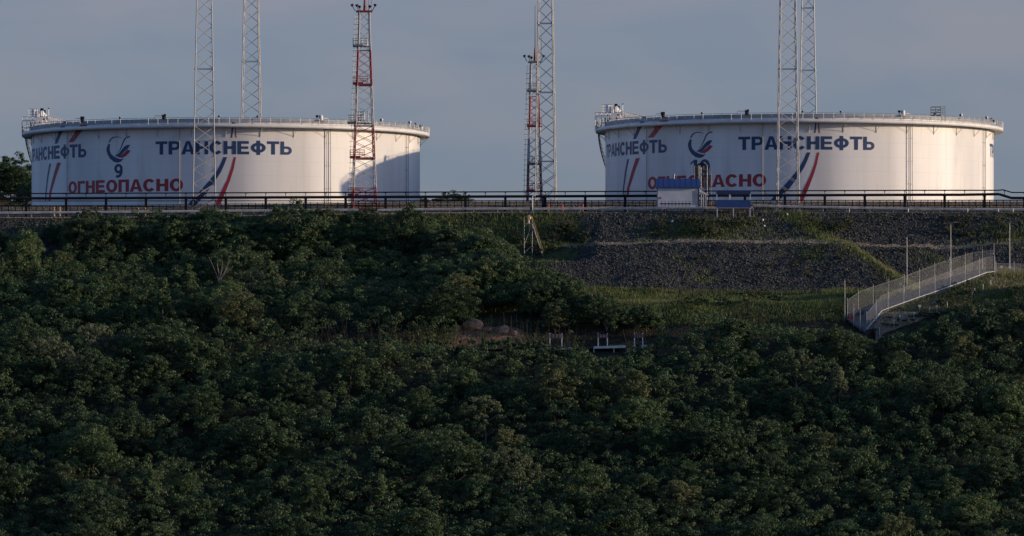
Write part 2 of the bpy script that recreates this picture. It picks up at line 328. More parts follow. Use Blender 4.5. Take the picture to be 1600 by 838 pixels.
def paint(strips, R, cx, rot, k0=0):
    """strips of (azimuth, z) pairs wrapped round the shell; each strip its own millimetres proud"""
    mb = MB()
    for k, s in enumerate(strips):
        r = R + .012 + .004 * ((k + k0) % 5); vs = []; fs = []
        for i, (a, b) in enumerate(s):
            for (t, z) in (a, b): vs.append((r * math.sin(t + rot), -r * math.cos(t + rot), z))
            if i: fs.append((2 * i - 2, 2 * i, 2 * i + 1, 2 * i - 1))
        mb.add(vs, fs)
    return mb
def text_strips(word, a0, a1, z0, z1, R=TR, gap=.09):
    G = [strips_letter(c) for c in word]; W = sum(w for _, w in G) + gap * (len(word) - 1); S = []; x = 0; sc_ = (a1 - a0) / W
    for st, w_ in G:
        for s in st: S.append([tuple((a0 + (x + p[0]) * sc_, z0 + p[1] * (z1 - z0)) for p in pr) for pr in s])
        x += w_ + gap
    return S
def pixstrip(pairs, z=0, n=4):
    L = []
    for (a, b), (c, d) in zip(pairs, pairs[1:]):
        for i in range(n):
            u = i / n; L.append((cyl(a[0] + (c[0] - a[0]) * u, a[1] + (c[1] - a[1]) * u), cyl(b[0] + (d[0] - b[0]) * u, b[1] + (d[1] - b[1]) * u)))
    L.append((cyl(*pairs[-1][0]), cyl(*pairs[-1][1])))
    return L
def za(ox, oy, s, pts): return [((ox + p[0] / s, oy + p[1] / s), (ox + q[0] / s, oy + q[1] / s)) for p, q in pts]
LG = lambda pts: pixstrip(za(150, 200, 6.985, pts))
logo_blue = [LG([((136, 174), (156, 178)), ((117, 215), (150, 215)), ((115, 250), (151, 250)), ((128, 295), (165, 283)), ((155, 338), (190, 308)), ((195, 370), (222, 326)), ((235, 380), (250, 337)), ((270, 370), (278, 341)), ((303, 338), (302, 336))]),
             LG([((135, 160), (148, 161)), ((155, 122), (168, 128)), ((185, 99), (195, 108)), ((225, 93), (228, 103)), ((258, 99), (256, 105)), ((285, 113), (284, 116))]),
             LG([((375, 92), (374, 103)), ((345, 94), (348, 107)), ((315, 110), (326, 118)), ((296, 140), (309, 145)), ((280, 185), (292, 188)), ((258, 240), (266, 242)), ((224, 286), (226, 288))]),
             LG([((371, 184), (372, 188)), ((335, 188), (358, 212)), ((305, 208), (345, 230)), ((280, 240), (312, 258)), ((250, 278), (275, 298)), ((212, 302), (250, 316)), ((205, 306), (208, 308))])]
logo_red = [LG([((348, 234), (350, 240)), ((322, 258), (378, 250)), ((300, 280), (352, 282)), ((275, 300), (325, 308)), ((245, 318), (290, 328)), ((228, 316), (250, 324))])]
ZS = lambda pts: pixstrip(za(50, 195, 6.98, pts))
ZC = lambda pts: pixstrip(za(290, 195, 6.21, pts))
str_blue = [ZS([((343, -35), (390, -35)), ((290, 80), (331, 80)), ((246, 207), (277, 207))]), ZS([((189, 425), (208, 424)), ((166, 560), (182, 560)), ((147, 740), (159, 740)), ((144, 830), (153, 830))]),
            ZC([((454, -42), (468, -42)), ((447, 40), (461, 40)), ((438, 127), (453, 127))]), ZC([((368, 315), (403, 315)), ((335, 390), (375, 390)), ((295, 460), (340, 465)), ((215, 560), (270, 570)), ((125, 660), (195, 670)), ((20, 775), (95, 790))])]
str_red = [ZS([((555, -35), (645, -35)), ((480, 68), (545, 68)), ((397, 192), (455, 190))]), ZS([((274, 415), (316, 413)), ((232, 560), (265, 560)), ((188, 740), (212, 740)), ((182, 830), (203, 830))]),
           ZC([((469, -42), (478, -42)), ((478, 40), (487, 40)), ((485, 127), (496, 127))]), ZC([((469, 315), (490, 315)), ((440, 430), (466, 432)), ((400, 540), (430, 545)), ((345, 650), (385, 660)), ((300, 745), (342, 765)), ((280, 800), (320, 820))])]
ZT0 = 65.0
RR = 31.85          # outer radius of the walkway
def ringpt(a, r, z): return (r * math.sin(a), -r * math.cos(a), z)
def tank(cx, dz, rot, number, label):
    T = empty('storage_tank', (cx, TY, ZB + dz), label, 'storage tank', 'white oil storage tanks')
    O = ZB                              # local heights are (world - ZB)
    rot = R_(rot); ra_ = rot + R_(1.92)      # ra_: for angles read from the camera side
    def bld(mb, name, m, parent=T): mb.v = [(x, y, z - O) for x, y, z in mb.v]; return mb.build(name, m, parent)
    n = 180; A = [2 * math.pi * i / n for i in range(n)]
    def lathe(prof, n=n):
        mb = MB(); A_ = [2 * math.pi * i / n for i in range(n)]
        vs = [ringpt(a, r, z) for r, z in prof for a in A_]; m_ = len(prof)
        return mb.add(vs, [(j * n + i, j * n + (i + 1) % n, (j + 1) * n + (i + 1) % n, (j + 1) * n + i) for j in range(m_ - 1) for i in range(n)], True)
    bld(lathe([(TR, ZB - .5), (TR, 64.45)]), 'shell', M['shell'])
    mb = lathe([(TR + .02, 64.452), (TR + .10, 64.5), (TR + .10, 65.02), (TR - .15, 65.02), (TR - .3, 64.2), (12, 64.5), (.1, 64.6)]); mb.sm = [False] * len(mb.sm)
    bld(mb, 'roof', M['rim'])
    # walkway ring: deck, fascia and brackets
    mb = MB()
    for prof in ([(TR + .02, 64.05), (RR, 64.05)], [(TR + .02, 63.72), (RR - .06, 63.62)], [(RR - .06, 63.62), (RR, 63.6), (RR, 64.15), (RR - .05, 64.15), (RR - .05, 64.06)]):
        q = lathe(prof); q.sm = [False] * len(q.sm) ; mb.add(q.v, q.f, True)
    ww = bld(mb, 'walkway', M['white'])
    # railing
    mb = MB()
    for i in range(126):
        a = 2 * math.pi * i / 126 + rot; mb.tube(ringpt(a, RR - .03, 64.1), ringpt(a, RR - .03, 65.12), .035, n=4)
    n2 = 126; B = [2 * math.pi * i / n2 + rot for i in range(n2 + 1)]
    for z, r in ((65.12, .03), (64.6, .022), (64.85, .018)):
        mb.path([ringpt(a, RR - .03, z) for a in B], r, n=4)
    bld(mb, 'railing', M['galv'], ww)
    for i in range(36):
        a = R_(10 * i) + ra_; mb = MB()
        mb.tube(ringpt(a, RR - .12, 63.6), ringpt(a, TR + .02, 62.35), .035, n=4)
        mb.tube(ringpt(a, TR + .05, 63.6), ringpt(a, TR + .05, 62.2), .04, n=4)
        bld(mb, 'bracket', M['galv_white'], ww)
    # cooling water and foam pipes down the shell
    for pair, az in ((0, -53.2), (0, -13.4), (1, 30.4), (1, 66.5), (0, 110), (0, 150), (0, -150), (0, -105)):
        mb = MB()
        for k in range(2 if pair else 1):
            a = R_(az + 1.3 * k) + ra_
            mb.tube(ringpt(a, TR + .22, ZB), ringpt(a, TR + .22, 64.0), .06, n=6)
            for z in (51, 54.5, 58, 61.5): mb.tube(ringpt(a, TR, z), ringpt(a, TR + .3, z), .035, n=4)
        bld(mb, 'downpipe', M['galv'])
    # lettering, marks and emblem
    bld(paint(text_strips('ТРАНСНЕФТЬ', cyl(243, 230)[0], cyl(456, 230)[0], 59.56, 61.6), TR, 0, rot), 'lettering', M['text_blue'])
    bld(paint(text_strips('ТРАНСНЕФТЬ', cyl(135, 236)[0] - cyl(456, 230)[0] + cyl(243, 230)[0], cyl(135, 236)[0], 59.5, 61.55), TR, 0, rot), 'lettering', M['text_blue'])
    if number == '10': bld(paint(text_strips('ТРАНСНЕФТЬ', R_(76.2), R_(117), 59.5, 61.55), TR, 0, rot), 'lettering', M['text_blue'])
    bld(paint(text_strips('ОГНЕОПАСНО', cyl(107, 291)[0], cyl(286, 288)[0], 53.96, 55.86), TR, 0, rot), 'warning_lettering', M['text_red'])
    c9 = cyl(185, 266)[0]
    hw = .034 if number == '9' else .075
    bld(paint(text_strips(number, c9 - hw / 1.3, c9 + hw / 1.3, 56.2, 58.25), TR, 0, rot), 'tank_number', M['text_blue'])
    em = bld(paint(logo_blue, TR, 0, rot), 'emblem', M['text_blue']); bld(paint(logo_red, TR, 0, rot, 2), 'emblem_leaf', M['text_red'], em)
    for s1 in str_blue: bld(paint([s1], TR, 0, rot), 'blue_stripe', M['text_blue'])
    for s1 in str_red: bld(paint([s1], TR, 0, rot, 2), 'red_stripe', M['text_red'])
    # spiral stair at the left rear
    st = MB(); hr = MB(); N = 78
    for i in range(N):
        u = i / (N - 1); a = R_(-93 - 40 * u) + rot; z = 63.6 - 15.6 * u
        d = 2 * math.pi / 560
        st.add([ringpt(a - d, TR + .15, z), ringpt(a - d, TR + 1.15, z), ringpt(a + d, TR + 1.15, z), ringpt(a + d, TR + .15, z)], [(0, 1, 2, 3)])
        if i % 3 == 0: hr.tube(ringpt(a, TR + 1.15, z), ringpt(a, TR + 1.15, z + 1.1), .03, n=4)
    for r_, dz_, w_ in ((1.15, 1.1, .03), (1.15, .6, .025), (1.17, -.05, .09), (.12, -.05, .09)):
        hr.path([ringpt(R_(-93 - 40 * i / 20) + rot, TR + r_, 63.6 - 15.6 * i / 20 + dz_) for i in range(21)], w_, n=4)
    s_ = bld(st, 'stair', M['grating']); bld(hr, 'handrail', M['grating'], s_)
    # gauging platform on the left rim with cabinets, vents and the sloped stair down to the roof
    def loc(px, r_, Y): v = P(px, r_, Y); return (v.x - TX9, v.y - TY, v.z)
    def rz(v): c, s = math.cos(rot), math.sin(rot); return (v[0] * c - v[1] * s, v[0] * s + v[1] * c, v[2])
    def L(px, r_, Y): return rz(loc(px, r_, Y))
    fr = MB(); dk = MB()
    for Y in (1331, 1336):
        for px in (34.5, 42, 51): fr.tube(L(px, 213, Y), L(px, 183, Y), .05, n=4)
        for r_ in (183, 188, 199): fr.tube(L(34, r_, Y), L(58, r_, Y), .045, n=4)
        fr.tube(L(45, 183, Y), L(45, 170.5, Y), .045, n=4); fr.tube(L(58, 205, Y), L(58, 170.5, Y), .045, n=4)
        for r_ in (170.5, 175, 179): fr.tube(L(45, r_, Y), L(59, r_, Y), .035, n=4)
    for px in (34.5, 42, 51, 58): fr.tube(L(px, 183, 1331), L(px, 183, 1336), .045, n=4)
    a_, b_, c_, d_ = L(34, 188.5, 1330.5), L(60, 188.5, 1330.5), L(60, 188.5, 1336.5), L(34, 188.5, 1336.5)
    dk.add([a_, b_, c_, d_] + [(v[0], v[1], v[2] - .25) for v in (a_, b_, c_, d_)], [(0, 1, 2, 3), (7, 6, 5, 4), (0, 4, 5, 1), (1, 5, 6, 2), (2, 6, 7, 3), (3, 7, 4, 0)])
    pf = bld(dk, 'gauge_platform', M['white']); bld(fr, 'platform_rail', M['galv'], pf)
    eq = MB()
    for px, r0, r1, rad in ((53, 183, 171.5, .34), (57, 184, 173, .28), (62, 200, 180, .3), (66, 200, 176, .42), (70, 199, 179, .3), (73.5, 198, 182, .25)):
        eq.tube(L(px, r0, 1333), L(px, r1, 1333), rad, n=8)
    for px, r0, r1, rad in ((48, 206, 190, .12), (55, 208, 190, .14), (60, 188, 178, .2), (68, 205, 190, .2), (72, 202, 188, .16), (64, 182, 174, .12), (79, 198, 186, .1), (84, 199, 189, .09), (90, 200, 190, .09)):
        eq.tube(L(px, r0, 1331.6), L(px, r1, 1331.6), rad, n=7)
    for px0, px1, r_ in ((48, 60, 196), (60, 76, 184), (58, 74, 201), (62, 78, 193), (44, 58, 207)): eq.tube(L(px0, r_, 1331.2), L(px1, r_, 1331.2), .11, n=6)
    eq.box(L(61, 190, 1331), (1.0, .9, 1.1)); eq.box(L(74, 196, 1331.5), (1.3, .8, .6)); eq.tube(L(70, 182, 1331.4), L(74, 199, 1331.4), .1, n=6)
    eq.box(L(66, 193, 1332), (2.4, 1.2, 1.0)); eq.box(L(62, 198, 1331), (1.6, 1.4, .7)); eq.box(L(71, 187, 1333), (1.0, 1.2, 1.0))
    eq.dome(L(66, 176, 1333), .42); eq.tube(L(76, 190, 1333), L(76, 170, 1333), .05, n=4)
    bld(eq, 'gauging_equipment', M['white'], pf)
    for px, r_, Y_, sz in ((65.5, 171.5, 1333, (.5, .5, .4)), (69, 174.5, 1333, (.45, .5, .4)), (76, 169.8, 1333, (.22, .22, .16)), (64, 184, 1332.2, (.4, .2, .35)), (68, 188, 1332.2, (.4, .2, .35)), (71.5, 184, 1332.2, (.4, .2, .35)), (67, 190.5, 1332.2, (.4, .2, .35))):
        bld(MB().box(L(px, r_, Y_), sz), 'valve', M['black'], pf)
    ld = MB()
    q0, q1, q2, q3 = (76, 180.5), (112, 189.5), (112, 193), (76, 196)
    for Y in (1331.5, 1332.8):
        ld.tube(L(*q0, Y), L(*q1, Y), .05, n=4); ld.tube(L(q3[0], q3[1] - 3, Y), L(*q1, Y), .05, n=4)
        for k in range(12):
            u = k / 12; x_ = 76 + 36 * u; ld.tube(L(x_, 180.5 + 9 * u, Y), L(x_, 192 - 2 * u, Y), .035, n=4)
            if k < 11: ld.tube(L(x_, 192 - 2 * u, Y), L(x_ + 3, 180.5 + 9 * (u + 1 / 12), Y), .03, n=4)
    a_, b_, c_, d_ = L(76, 191.5, 1331.6), L(112, 189.8, 1331.6), L(112, 189.8, 1332.7), L(76, 191.5, 1332.7)
    ld.add([a_, b_, c_, d_, L(76, 183, 1332.2), L(104, 188, 1332.2)], [(0, 1, 2, 3), (0, 1, 5, 4)])
    bld(ld, 'rolling_stair', M['white'])
    # foam chambers round the rim
    for az, big in ((-46, 2), (-32, 0), (-18, 2), (-2, 0), (9, 0), (28.3, 1), (51.5, 3), (68.3, 3), (73.5, 0), (95, 1), (130, 1), (165, 1), (-70, 0), (-110, 1), (-150, 1)):
        a = R_(az) + ra_; r_ = TR + .35; w_ = MB(); k_ = MB()
        if big == 1:
            w_.tube(ringpt(a, r_, 64.9), ringpt(a, r_, 65.55), .33, n=10); w_.dome(ringpt(a, r_, 65.55), .36, .25)
            w_.tube(ringpt(a + .012, r_, 65.2), ringpt(a + .035, r_, 65.25), .1, n=6); w_.tube(ringpt(a + .035, r_, 65.3), ringpt(a + .035, RR - .1, 64.1), .05, n=5)
            k_.box(ringpt(a - .022, r_, 65.55), (.4, .3, .32)); k_.tube(ringpt(a - .022, r_, 64.9), ringpt(a - .022, r_, 65.5), .05, n=4)
        elif big == 2:
            k_.tube(ringpt(a, r_, 64.9), ringpt(a, r_, 65.5), .3, n=8); k_.box(ringpt(a, r_, 65.55), (.62, .4, .4)); w_.dome(ringpt(a - .004, r_ + .25, 65.62), .12)
            w_.path([ringpt(a - .05, r_, 64.9), ringpt(a - .05, r_, 65.4), ringpt(a - .044, r_, 65.5), ringpt(a - .008, r_, 65.5)], .06, n=6)
        elif big == 3:
            w_.dome(ringpt(a, r_, 65.45), .24, .24, full=True); w_.tube(ringpt(a, r_, 64.8), ringpt(a, r_, 65.4), .06, n=6); k_.box(ringpt(a - .008, r_, 65.35), (.28, .3, .36))
        else:
            k_.tube(ringpt(a, r_, 64.9), ringpt(a, r_, 65.3), .04, n=4); k_.box(ringpt(a, r_, 65.36), (.28, .28, .24)); w_.dome(ringpt(a + .004, r_, 65.4), .1)
        f_ = bld(w_, 'foam_chamber', M['white']); bld(k_, 'valve', M['black'], f_)
    # cage platform on the rim
    a = R_(43.3) + ra_ if number == '10' else R_(44.8) + ra_
    cg = MB(); c0 = ringpt(a, TR - 1.2, 65.2)
    for i in (-1, 0, 1):
        for j in (-1, 1): cg.tube((c0[0] + i * .75, c0[1] + j, c0[2] - .9), (c0[0] + i * .75, c0[1] + j, c0[2] + 1.35), .04, n=4)
    for z in (0, .5, .9, 1.35):
        for j in (-1, 1): cg.tube((c0[0] - .75, c0[1] + j, c0[2] + z), (c0[0] + .75, c0[1] + j, c0[2] + z), .035, n=4)
        for i in (-1, 1): cg.tube((c0[0] + i * .75, c0[1] - 1, c0[2] + z), (c0[0] + i * .75, c0[1] + 1, c0[2] + z), .035, n=4)
    cg.box((c0[0], c0[1], c0[2] + .05), (1.5, 2, .18)); cg.box((c0[0] - .2, c0[1], c0[2] + .3), (.4, .4, .3)); cg.tube((c0[0] - .1, c0[1] - 1, c0[2] + .2), (c0[0] + .7, c0[1] - 1, c0[2] + 1.1), .04, n=4)
    for z in range(8): cg.tube((c0[0] + 1.0, c0[1] - 1, c0[2] - .7 + z * .3), (c0[0] + 1.4, c0[1] - 1, c0[2] - .7 + z * .3), .03, n=4)
    for i in (1.0, 1.4): cg.tube((c0[0] + i, c0[1] - 1, c0[2] - .9), (c0[0] + i, c0[1] - 1, c0[2] + 1.5), .04, n=4)
    bld(cg, 'access_cage', M['grating'] if number == '10' else M['galv'])
    return T
tank(TX9, 0, 0, '9', 'left white oil storage tank numbered 9 with part of its right side in shadow')
tank((1249 - 800) * TY / F, .72, -1.0, '10', 'right white oil storage tank numbered 10 behind the small blue roofed hut')

# ------------------------------------------------------------ masts
def lattice(mb_leg, mb_br, base, ztop, w0, w1, rz, leg, br, panels, cross=lambda k: 1, both=True, horiz=5, flange=None):
    """square tapered lattice; panels = list of heights"""
    def cor(z):
        u = (z - base.z) / (ztop - base.z); w = (w0 + (w1 - w0) * u) / 2
        return [base + Vector((w * (sx * math.cos(rz) - sy * math.sin(rz)), w * (sx * math.sin(rz) + sy * math.cos(rz)), z - base.z)) for sx, sy in ((-1, -1), (1, -1), (1, 1), (-1, 1))]
    for k, (z0, z1) in enumerate(zip(panels, panels[1:])):
        a, b = cor(z0), cor(z1)
        for i in range(4):
            j = (i + 1) % 4
            mb_leg(i).tube(a[i], b[i], leg, n=6, cap=False)
            c = cross(z0)
            if c == 1: mb_br(z0).tube(a[j], b[i], br, n=4, cap=False)
            else:
                p_, q_ = (br, br * .5) if i in (0, 1) else (br * .5, br)
                mb_br(z0).tube(a[i], b[j], p_, n=4, cap=False); mb_br(z0).tube(a[j], b[i], q_, n=4, cap=False)
            if horiz and k % horiz == 0:
                mb_br(z0).tube(a[i], a[j], br, n=4); mb_leg(i).tube(a[i] - Vector((0, 0, .12)), a[i] + Vector((0, 0, .12)), leg * 1.7, n=6)
    return cor
def white_mast(px, wpx0, r0, wpx1, r1, Y, zb, label, mkey, rz, cross_to):
    """width wpx0 at row r0, wpx1 at row r1"""
    za_, zb_ = (HOR - r0) * Y / F, (HOR - r1) * Y / F; k = (wpx1 - wpx0) * Y / F / (zb_ - za_)
    ztop = zb_ + 9; base = Vector(((px - 800) * Y / F, Y, zb)); s = 1 / (abs(math.cos(rz)) + abs(math.sin(rz)))
    w0 = (wpx0 * Y / F + k * (zb - za_)) * s; w1 = (wpx0 * Y / F + k * (ztop - za_)) * s
    t = empty('lattice_mast', base, label, 'lattice mast', 'tall unpainted lattice masts by the tanks')
    lg = [MB() for _ in range(4)]; br = MB(); n = int((ztop - zb) / 2.05); pn = [zb + (ztop - zb) * i / n for i in range(n + 1)]
    cor = lattice(lambda i: lg[i], lambda z: br, base, ztop, w0, w1, rz, .095, .05, pn, lambda z: 2 if z < cross_to else 1, horiz=5)
    fts = []
    for c in cor(zb): fts.append(MB().box((c.x, c.y, c.z), (.8, .8, .5)))
    for mb, nm, m in [(q, 'leg', M[mkey]) for q in lg] + [(br, 'bracing', M[mkey])] + [(q, 'footing', M['concrete']) for q in fts]:
        mb.v = [tuple(Vector(v) - base) for v in mb.v]; mb.build(nm, m, t)
white_mast(319, 37, 320, 24, 0, 1281.5, 49.8, 'pale lattice mast standing in front of the left tank across its lettering', 'galv_white', .04, 57)
white_mast(392.5, 30, 182, 22.5, 0, 1405, 47.5, 'pale lattice mast rising from behind the left tank', 'galv_white', -.05, 50)
white_mast(852.5, 34, 320, 22.5, 0, 1296, 47.6, 'grey lattice mast in the gap between the two tanks', 'galv', -.08, 58)
white_mast(1231, 35, 320, 24, 0, 1282, 49.8, 'pale lattice mast standing in front of the right tank', 'galv_white', .04, 57)
white_mast(1262.5, 27, 176, 19, 0, 1415, 47.5, 'slim pale lattice mast rising from behind the right tank', 'galv_white', -.05, 50)

def band_mast(px, w0px, r0, w1px, r1, Y, zb, ztop, bands, plats, label, spike, ladder_side=-1, lamp_rows=None, cage_both=False):
    za_, zc_ = (HOR - r0) * Y / F, (HOR - r1) * Y / F; k = (w1px - w0px) * Y / F / (zc_ - za_)
    base = Vector(((px - 800) * Y / F, Y, zb)); rz = .1; s = 1 / (abs(math.cos(rz)) + abs(math.sin(rz)))
    W = lambda z: max(w1px * Y / F * .9, w0px * Y / F + k * (z - za_)) * s
    t = empty('lattice_mast', base, label, 'lattice mast', 'red and white banded lattice masts')
    red = lambda z: any(b0 <= z < b1 for b0, b1 in [((HOR - b) * Y / F, (HOR - a) * Y / F) for a, b in bands])
    edges = sorted({zb, ztop} | {(HOR - r) * Y / F for b in bands for r in b if zb < (HOR - r) * Y / F < ztop})
    pn = []
    for a, b in zip(edges, edges[1:]):
        n = max(1, round((b - a) / 1.35)); pn += [a + (b - a) * i / n for i in range(n)]
    pn.append(ztop)
    secs = []
    for a, b in zip(pn, pn[1:]):
        if a in edges: secs.append((red(a + .01), MB()))
        ca = [base + Vector((W(a) / 2 * (x * math.cos(rz) - y * math.sin(rz)), W(a) / 2 * (x * math.sin(rz) + y * math.cos(rz)), a - zb)) for x, y in ((-1, -1), (1, -1), (1, 1), (-1, 1))]
        cb = [base + Vector((W(b) / 2 * (x * math.cos(rz) - y * math.sin(rz)), W(b) / 2 * (x * math.sin(rz) + y * math.cos(rz)), b - zb)) for x, y in ((-1, -1), (1, -1), (1, 1), (-1, 1))]
        for i in range(4):
            j = (i + 1) % 4; m_ = secs[-1][1]
            m_.tube(ca[i], cb[i], .11, n=6, cap=False); m_.tube(ca[i], cb[j], .035, n=4, cap=False); m_.tube(ca[j], cb[i], .035, n=4, cap=False)
            if a in edges: m_.tube(ca[i], ca[j], .06, n=4)
    def fin(mb, nm, m, par=t): mb.v = [tuple(Vector(v) - base) for v in mb.v]; return mb.build(nm, m, par)
    for isr, q in secs: fin(q, 'red_section' if isr else 'white_section', M['band_red'] if isr else M['band_white'])
    # ladder at one side
    ld = MB(); x_ = lambda z: base.x + ladder_side * (W(z) / 2 + .55)
    zs = np.arange(zb + 1, ztop - 1, .8)
    for sx in (-.02, .36):
        ld.path([(x_(z) + sx, Y - .3, z) for z in (zb + .5, (zb + ztop) / 2, ztop - .4)], .028, n=4)
    for z in zs: ld.tube((x_(z) - .25, Y - .3, z), (x_(z) + .65, Y - .3, z), .03, n=4)
    fin(ld, 'ladder', M['galv'])
    for r_, red_, x0, x1 in plats:
        z = (HOR - r_) * Y / F; pl = MB(); a, b = (x0 - 800) * Y / F, (x1 - 800) * Y / F; cx = (a + b) / 2
        pl.box((cx, Y, z), (b - a, 1.6, .14)); pl.box((a + .75, Y - .2, z + .12), (1.5, 1.9, .3))
        rl = MB(); b2 = (a + 2.2) if not cage_both else b
        for yy in (-.9, .8):
            for zz in (.5, .85, 1.2): rl.tube((a, Y + yy, z + zz), (b2, Y + yy, z + zz), .025, n=4)
            for xx in np.linspace(a, b2, 4): rl.tube((xx, Y + yy, z), (xx, Y + yy, z + 1.2), .025, n=4)
        for zz in (.5, .85, 1.2): rl.tube((a, Y - .9, z + zz), (a, Y + .8, z + zz), .025, n=4)
        p_ = fin(pl, 'platform', M['band_red'] if red_ == 1 else M['grating']); fin(rl, 'guard_rail', M['band_red'] if red_ == 1 else M['galv'], p_)
    # floodlights round the head
    hd = MB(); z = ztop; hw = W(z) / 2 + .45
    hd.box((base.x, Y, z + .08), (2 * hw, 1.9, .22)); hp = fin(hd, 'head_platform', M['band_red'] if spike > 1.5 else M['grating'])
    for dx, dz_, side in ((-hw - .55, 1.0, -1), (-hw + .15, .95, -1), (-hw + .5, .75, 1), (hw - .4, .8, 1), (hw + .4, 1.0, 1)):
        fl = MB(); fl.tube((base.x + dx * .75, Y - .5, z + .1), (base.x + dx, Y - .5, z + dz_ - .1), .05, n=4)
        c = Vector((base.x + dx, Y - .5, z + dz_)); fl.tube(c - Vector((.13 * side, 0, -.1)), c + Vector((.15 * side, -.1, -.08)), .15, .21, n=8)
        fin(fl, 'floodlight', M['black'], hp)
    sp = MB(); sp.tube((base.x + .15, Y, z), (base.x + .1, Y, z + 2.4), .32, .12, n=4); sp.tube((base.x + .1, Y, z + 2), (base.x + .1, Y, z + 9), .07, .03, n=5)
    for dx in (.7, 1.1): sp.tube((base.x + dx, Y, z), (base.x + dx, Y, z + 4), .035, n=4)
    fin(sp, 'antenna', M['dark_red'], t)
band_mast(569, 40, 325, 19.5, 60, 1283, 49.9, (HOR - 19) * 1283 / F, [(79, 134), (197, 249), (294, 330)],
          [(73, 0, 551.5, 577), (132, 1, 552, 579), (193, 0, 543, 582), (247, 1, 547, 584), (306, 1, 544, 590)],
          'red and white banded floodlight mast in front of the right side of the left tank', 2)
band_mast(835, 23, 300, 12.5, 110, 1345, 47.5, (HOR - 98) * 1345 / F, [(151, 198), (255, 330)],
          [(143, 0, 823.5, 846.5), (198, 1, 823.5, 847), (257, 0, 824, 847), (299, 1, 824, 848)],
          'slim red and white banded mast beside the grey lattice mast between the tanks', 1, cage_both=True)

# ------------------------------------------------------------ pipe rack and mesh fence along the edge
YR = 1279.0
def rrow(px, a, b): return a + (b - a) * min(1, max(0, px / 1440))
rk = empty('pipe_rack', P(800, 325, YR), 'long dark pipe rack running along the edge of the plateau in front of both tanks', 'pipe rack')
o0 = rk.location.copy()
def rel(mb): mb.v = [tuple(Vector(v) - o0) for v in mb.v]; return mb
top = [P(px, rrow(px, 302.8, 297.6), YR) for px in range(-120, 1566, 60)] + [P(1567, 296.8, YR), P(1581, 301, YR), P(1720, 301.5, YR)]
low = [P(px, rrow(px, 310.4, 304.6), YR) for px in range(-120, 1560, 60)] + [P(1561, 303.6, YR), P(1580, 309.5, YR), P(1720, 310.5, YR)]
mb = MB(); mb.path(low, .2, n=8); mb.path([p + Vector((0, .5, -.02)) for p in low], .1, n=6); rel(mb).build('main_pipe', M['black'], rk)
mb = MB(); mb.path(top, .1, n=6)
for a, b in zip(top, top[1:]):
    n = max(1, int((b - a).length / .32))
    for i in range(n): p = a.lerp(b, i / n); mb.tube(p, p + Vector((0, 0, .12)), .025, n=3)
rel(mb).build('cable_tray', M['black'], rk)
for r_ in (313.2, 321.2):
    mb = MB(); mb.path([P(px, r_ + 1.2 - 1.5 * px / 1600, YR + .5) for px in range(-120, 1760, 100)], .07, n=6); rel(mb).build('small_pipe', M['black'], rk)
for px in np.arange(-84, 1740, 31.2):
    k = int(round((px + 84) / 31.2)); ra, rb = rrow(px, 302.8, 297.6), rrow(px, 310.4, 304.6)
    if px > 1575: ra, rb = 301.5, 310
    a, b = P(px, ra, YR), P(px, rb, YR); m_ = MB()
    m_.box(((a.x), YR, (a.z + b.z) / 2), (.09, .09, a.z - b.z)); m_.box((a.x, YR, a.z - .1), (.3, .2, .06))
    rel(m_).build('bracket', M['black'], rk)
    if k % 2 == 0:
        m_ = MB(); g0 = gz(b.x, YR); m_.box((b.x, YR + .1, (g0 + b.z) / 2), (.38, .34, b.z - g0)); m_.box((b.x, YR + .25, b.z - .16), (.45, 1.0, .12))
        rel(m_).build('support_post', M['black'], rk)
fe = empty('mesh_fence', P(800, 325, 1281.2), 'low dark welded mesh fence behind the pipe rack on the plateau edge', 'fence')
o0 = fe.location.copy(); mb = MB(); mw = MB()
X = np.arange(-90, 92, 1.03)
for x in X: z = gz(x, 1279.8); mb.box((x, 1281.2, z + .95), (.11, .11, 1.9))
for h in (.35, .6, .85, 1.1, 1.35, 1.6, 1.85):
    mw.path([(x, 1281.25, gz(x, 1279.8) + h) for x in X[::6]], .035, n=4)
rel(mb).build('fence_posts', M['black'], fe); rel(mw).build('rails', M['black'], fe)

# ------------------------------------------------------------ guard rails along the road
def guardrail(pts, label, m='rail', name='guard_rail', group=None, post=2.4, h=.62):
    o = empty(name, pts[0], label, 'guard rail', group); mb = MB(); base = Vector(pts[0])
    prof = [(0, -.17), (-.06, -.11), (-.06, -.04), (0, 0), (-.06, .04), (-.06, .11), (0, .17)]
    vs = []; fs = []
    for k, p in enumerate(pts):
        for dy, dz in prof: vs.append((p[0], p[1] + dy - .1, p[2] + h + dz))
        if k: a = 7 * (k - 1); fs += [(a + i, a + i + 7, a + i + 8, a + i + 1) for i in range(6)]
    mb.add(vs, fs); mb.v = [tuple(Vector(v) - base) for v in mb.v]; mb.build('beam', M[m], o)
    L = 0
    for a, b in zip(pts, pts[1:]):
        a, b = Vector(a), Vector(b); 
        if L <= 0:
            q = MB(); q.box((a.x, a.y + .02, a.z + h / 2), (.1, .12, h + .3)); q.v = [tuple(Vector(v) - base) for v in q.v]; q.build('post', M['rail'], o); L = post
        L -= (b - a).length
    return o
def edge_pts(px0, px1, r0, r1, Y0, Y1, bend=0):
    L = []; n = max(2, int(abs(px1 - px0) / 12))
    for i in range(n + 1):
        u = i / n; Y = Y0 + (Y1 - Y0) * u; p = P(px0 + (px1 - px0) * u, r0 + (r1 - r0) * u + bend * math.sin(math.pi * u), Y); L.append((p.x, p.y, p.z - .62))
    return L
guardrail(edge_pts(-60, 560, 333.5, 328, 1272.9, 1272.9), 'dull metal guard rail at the plateau edge below the left tank', group='guard rails on the plateau edge')
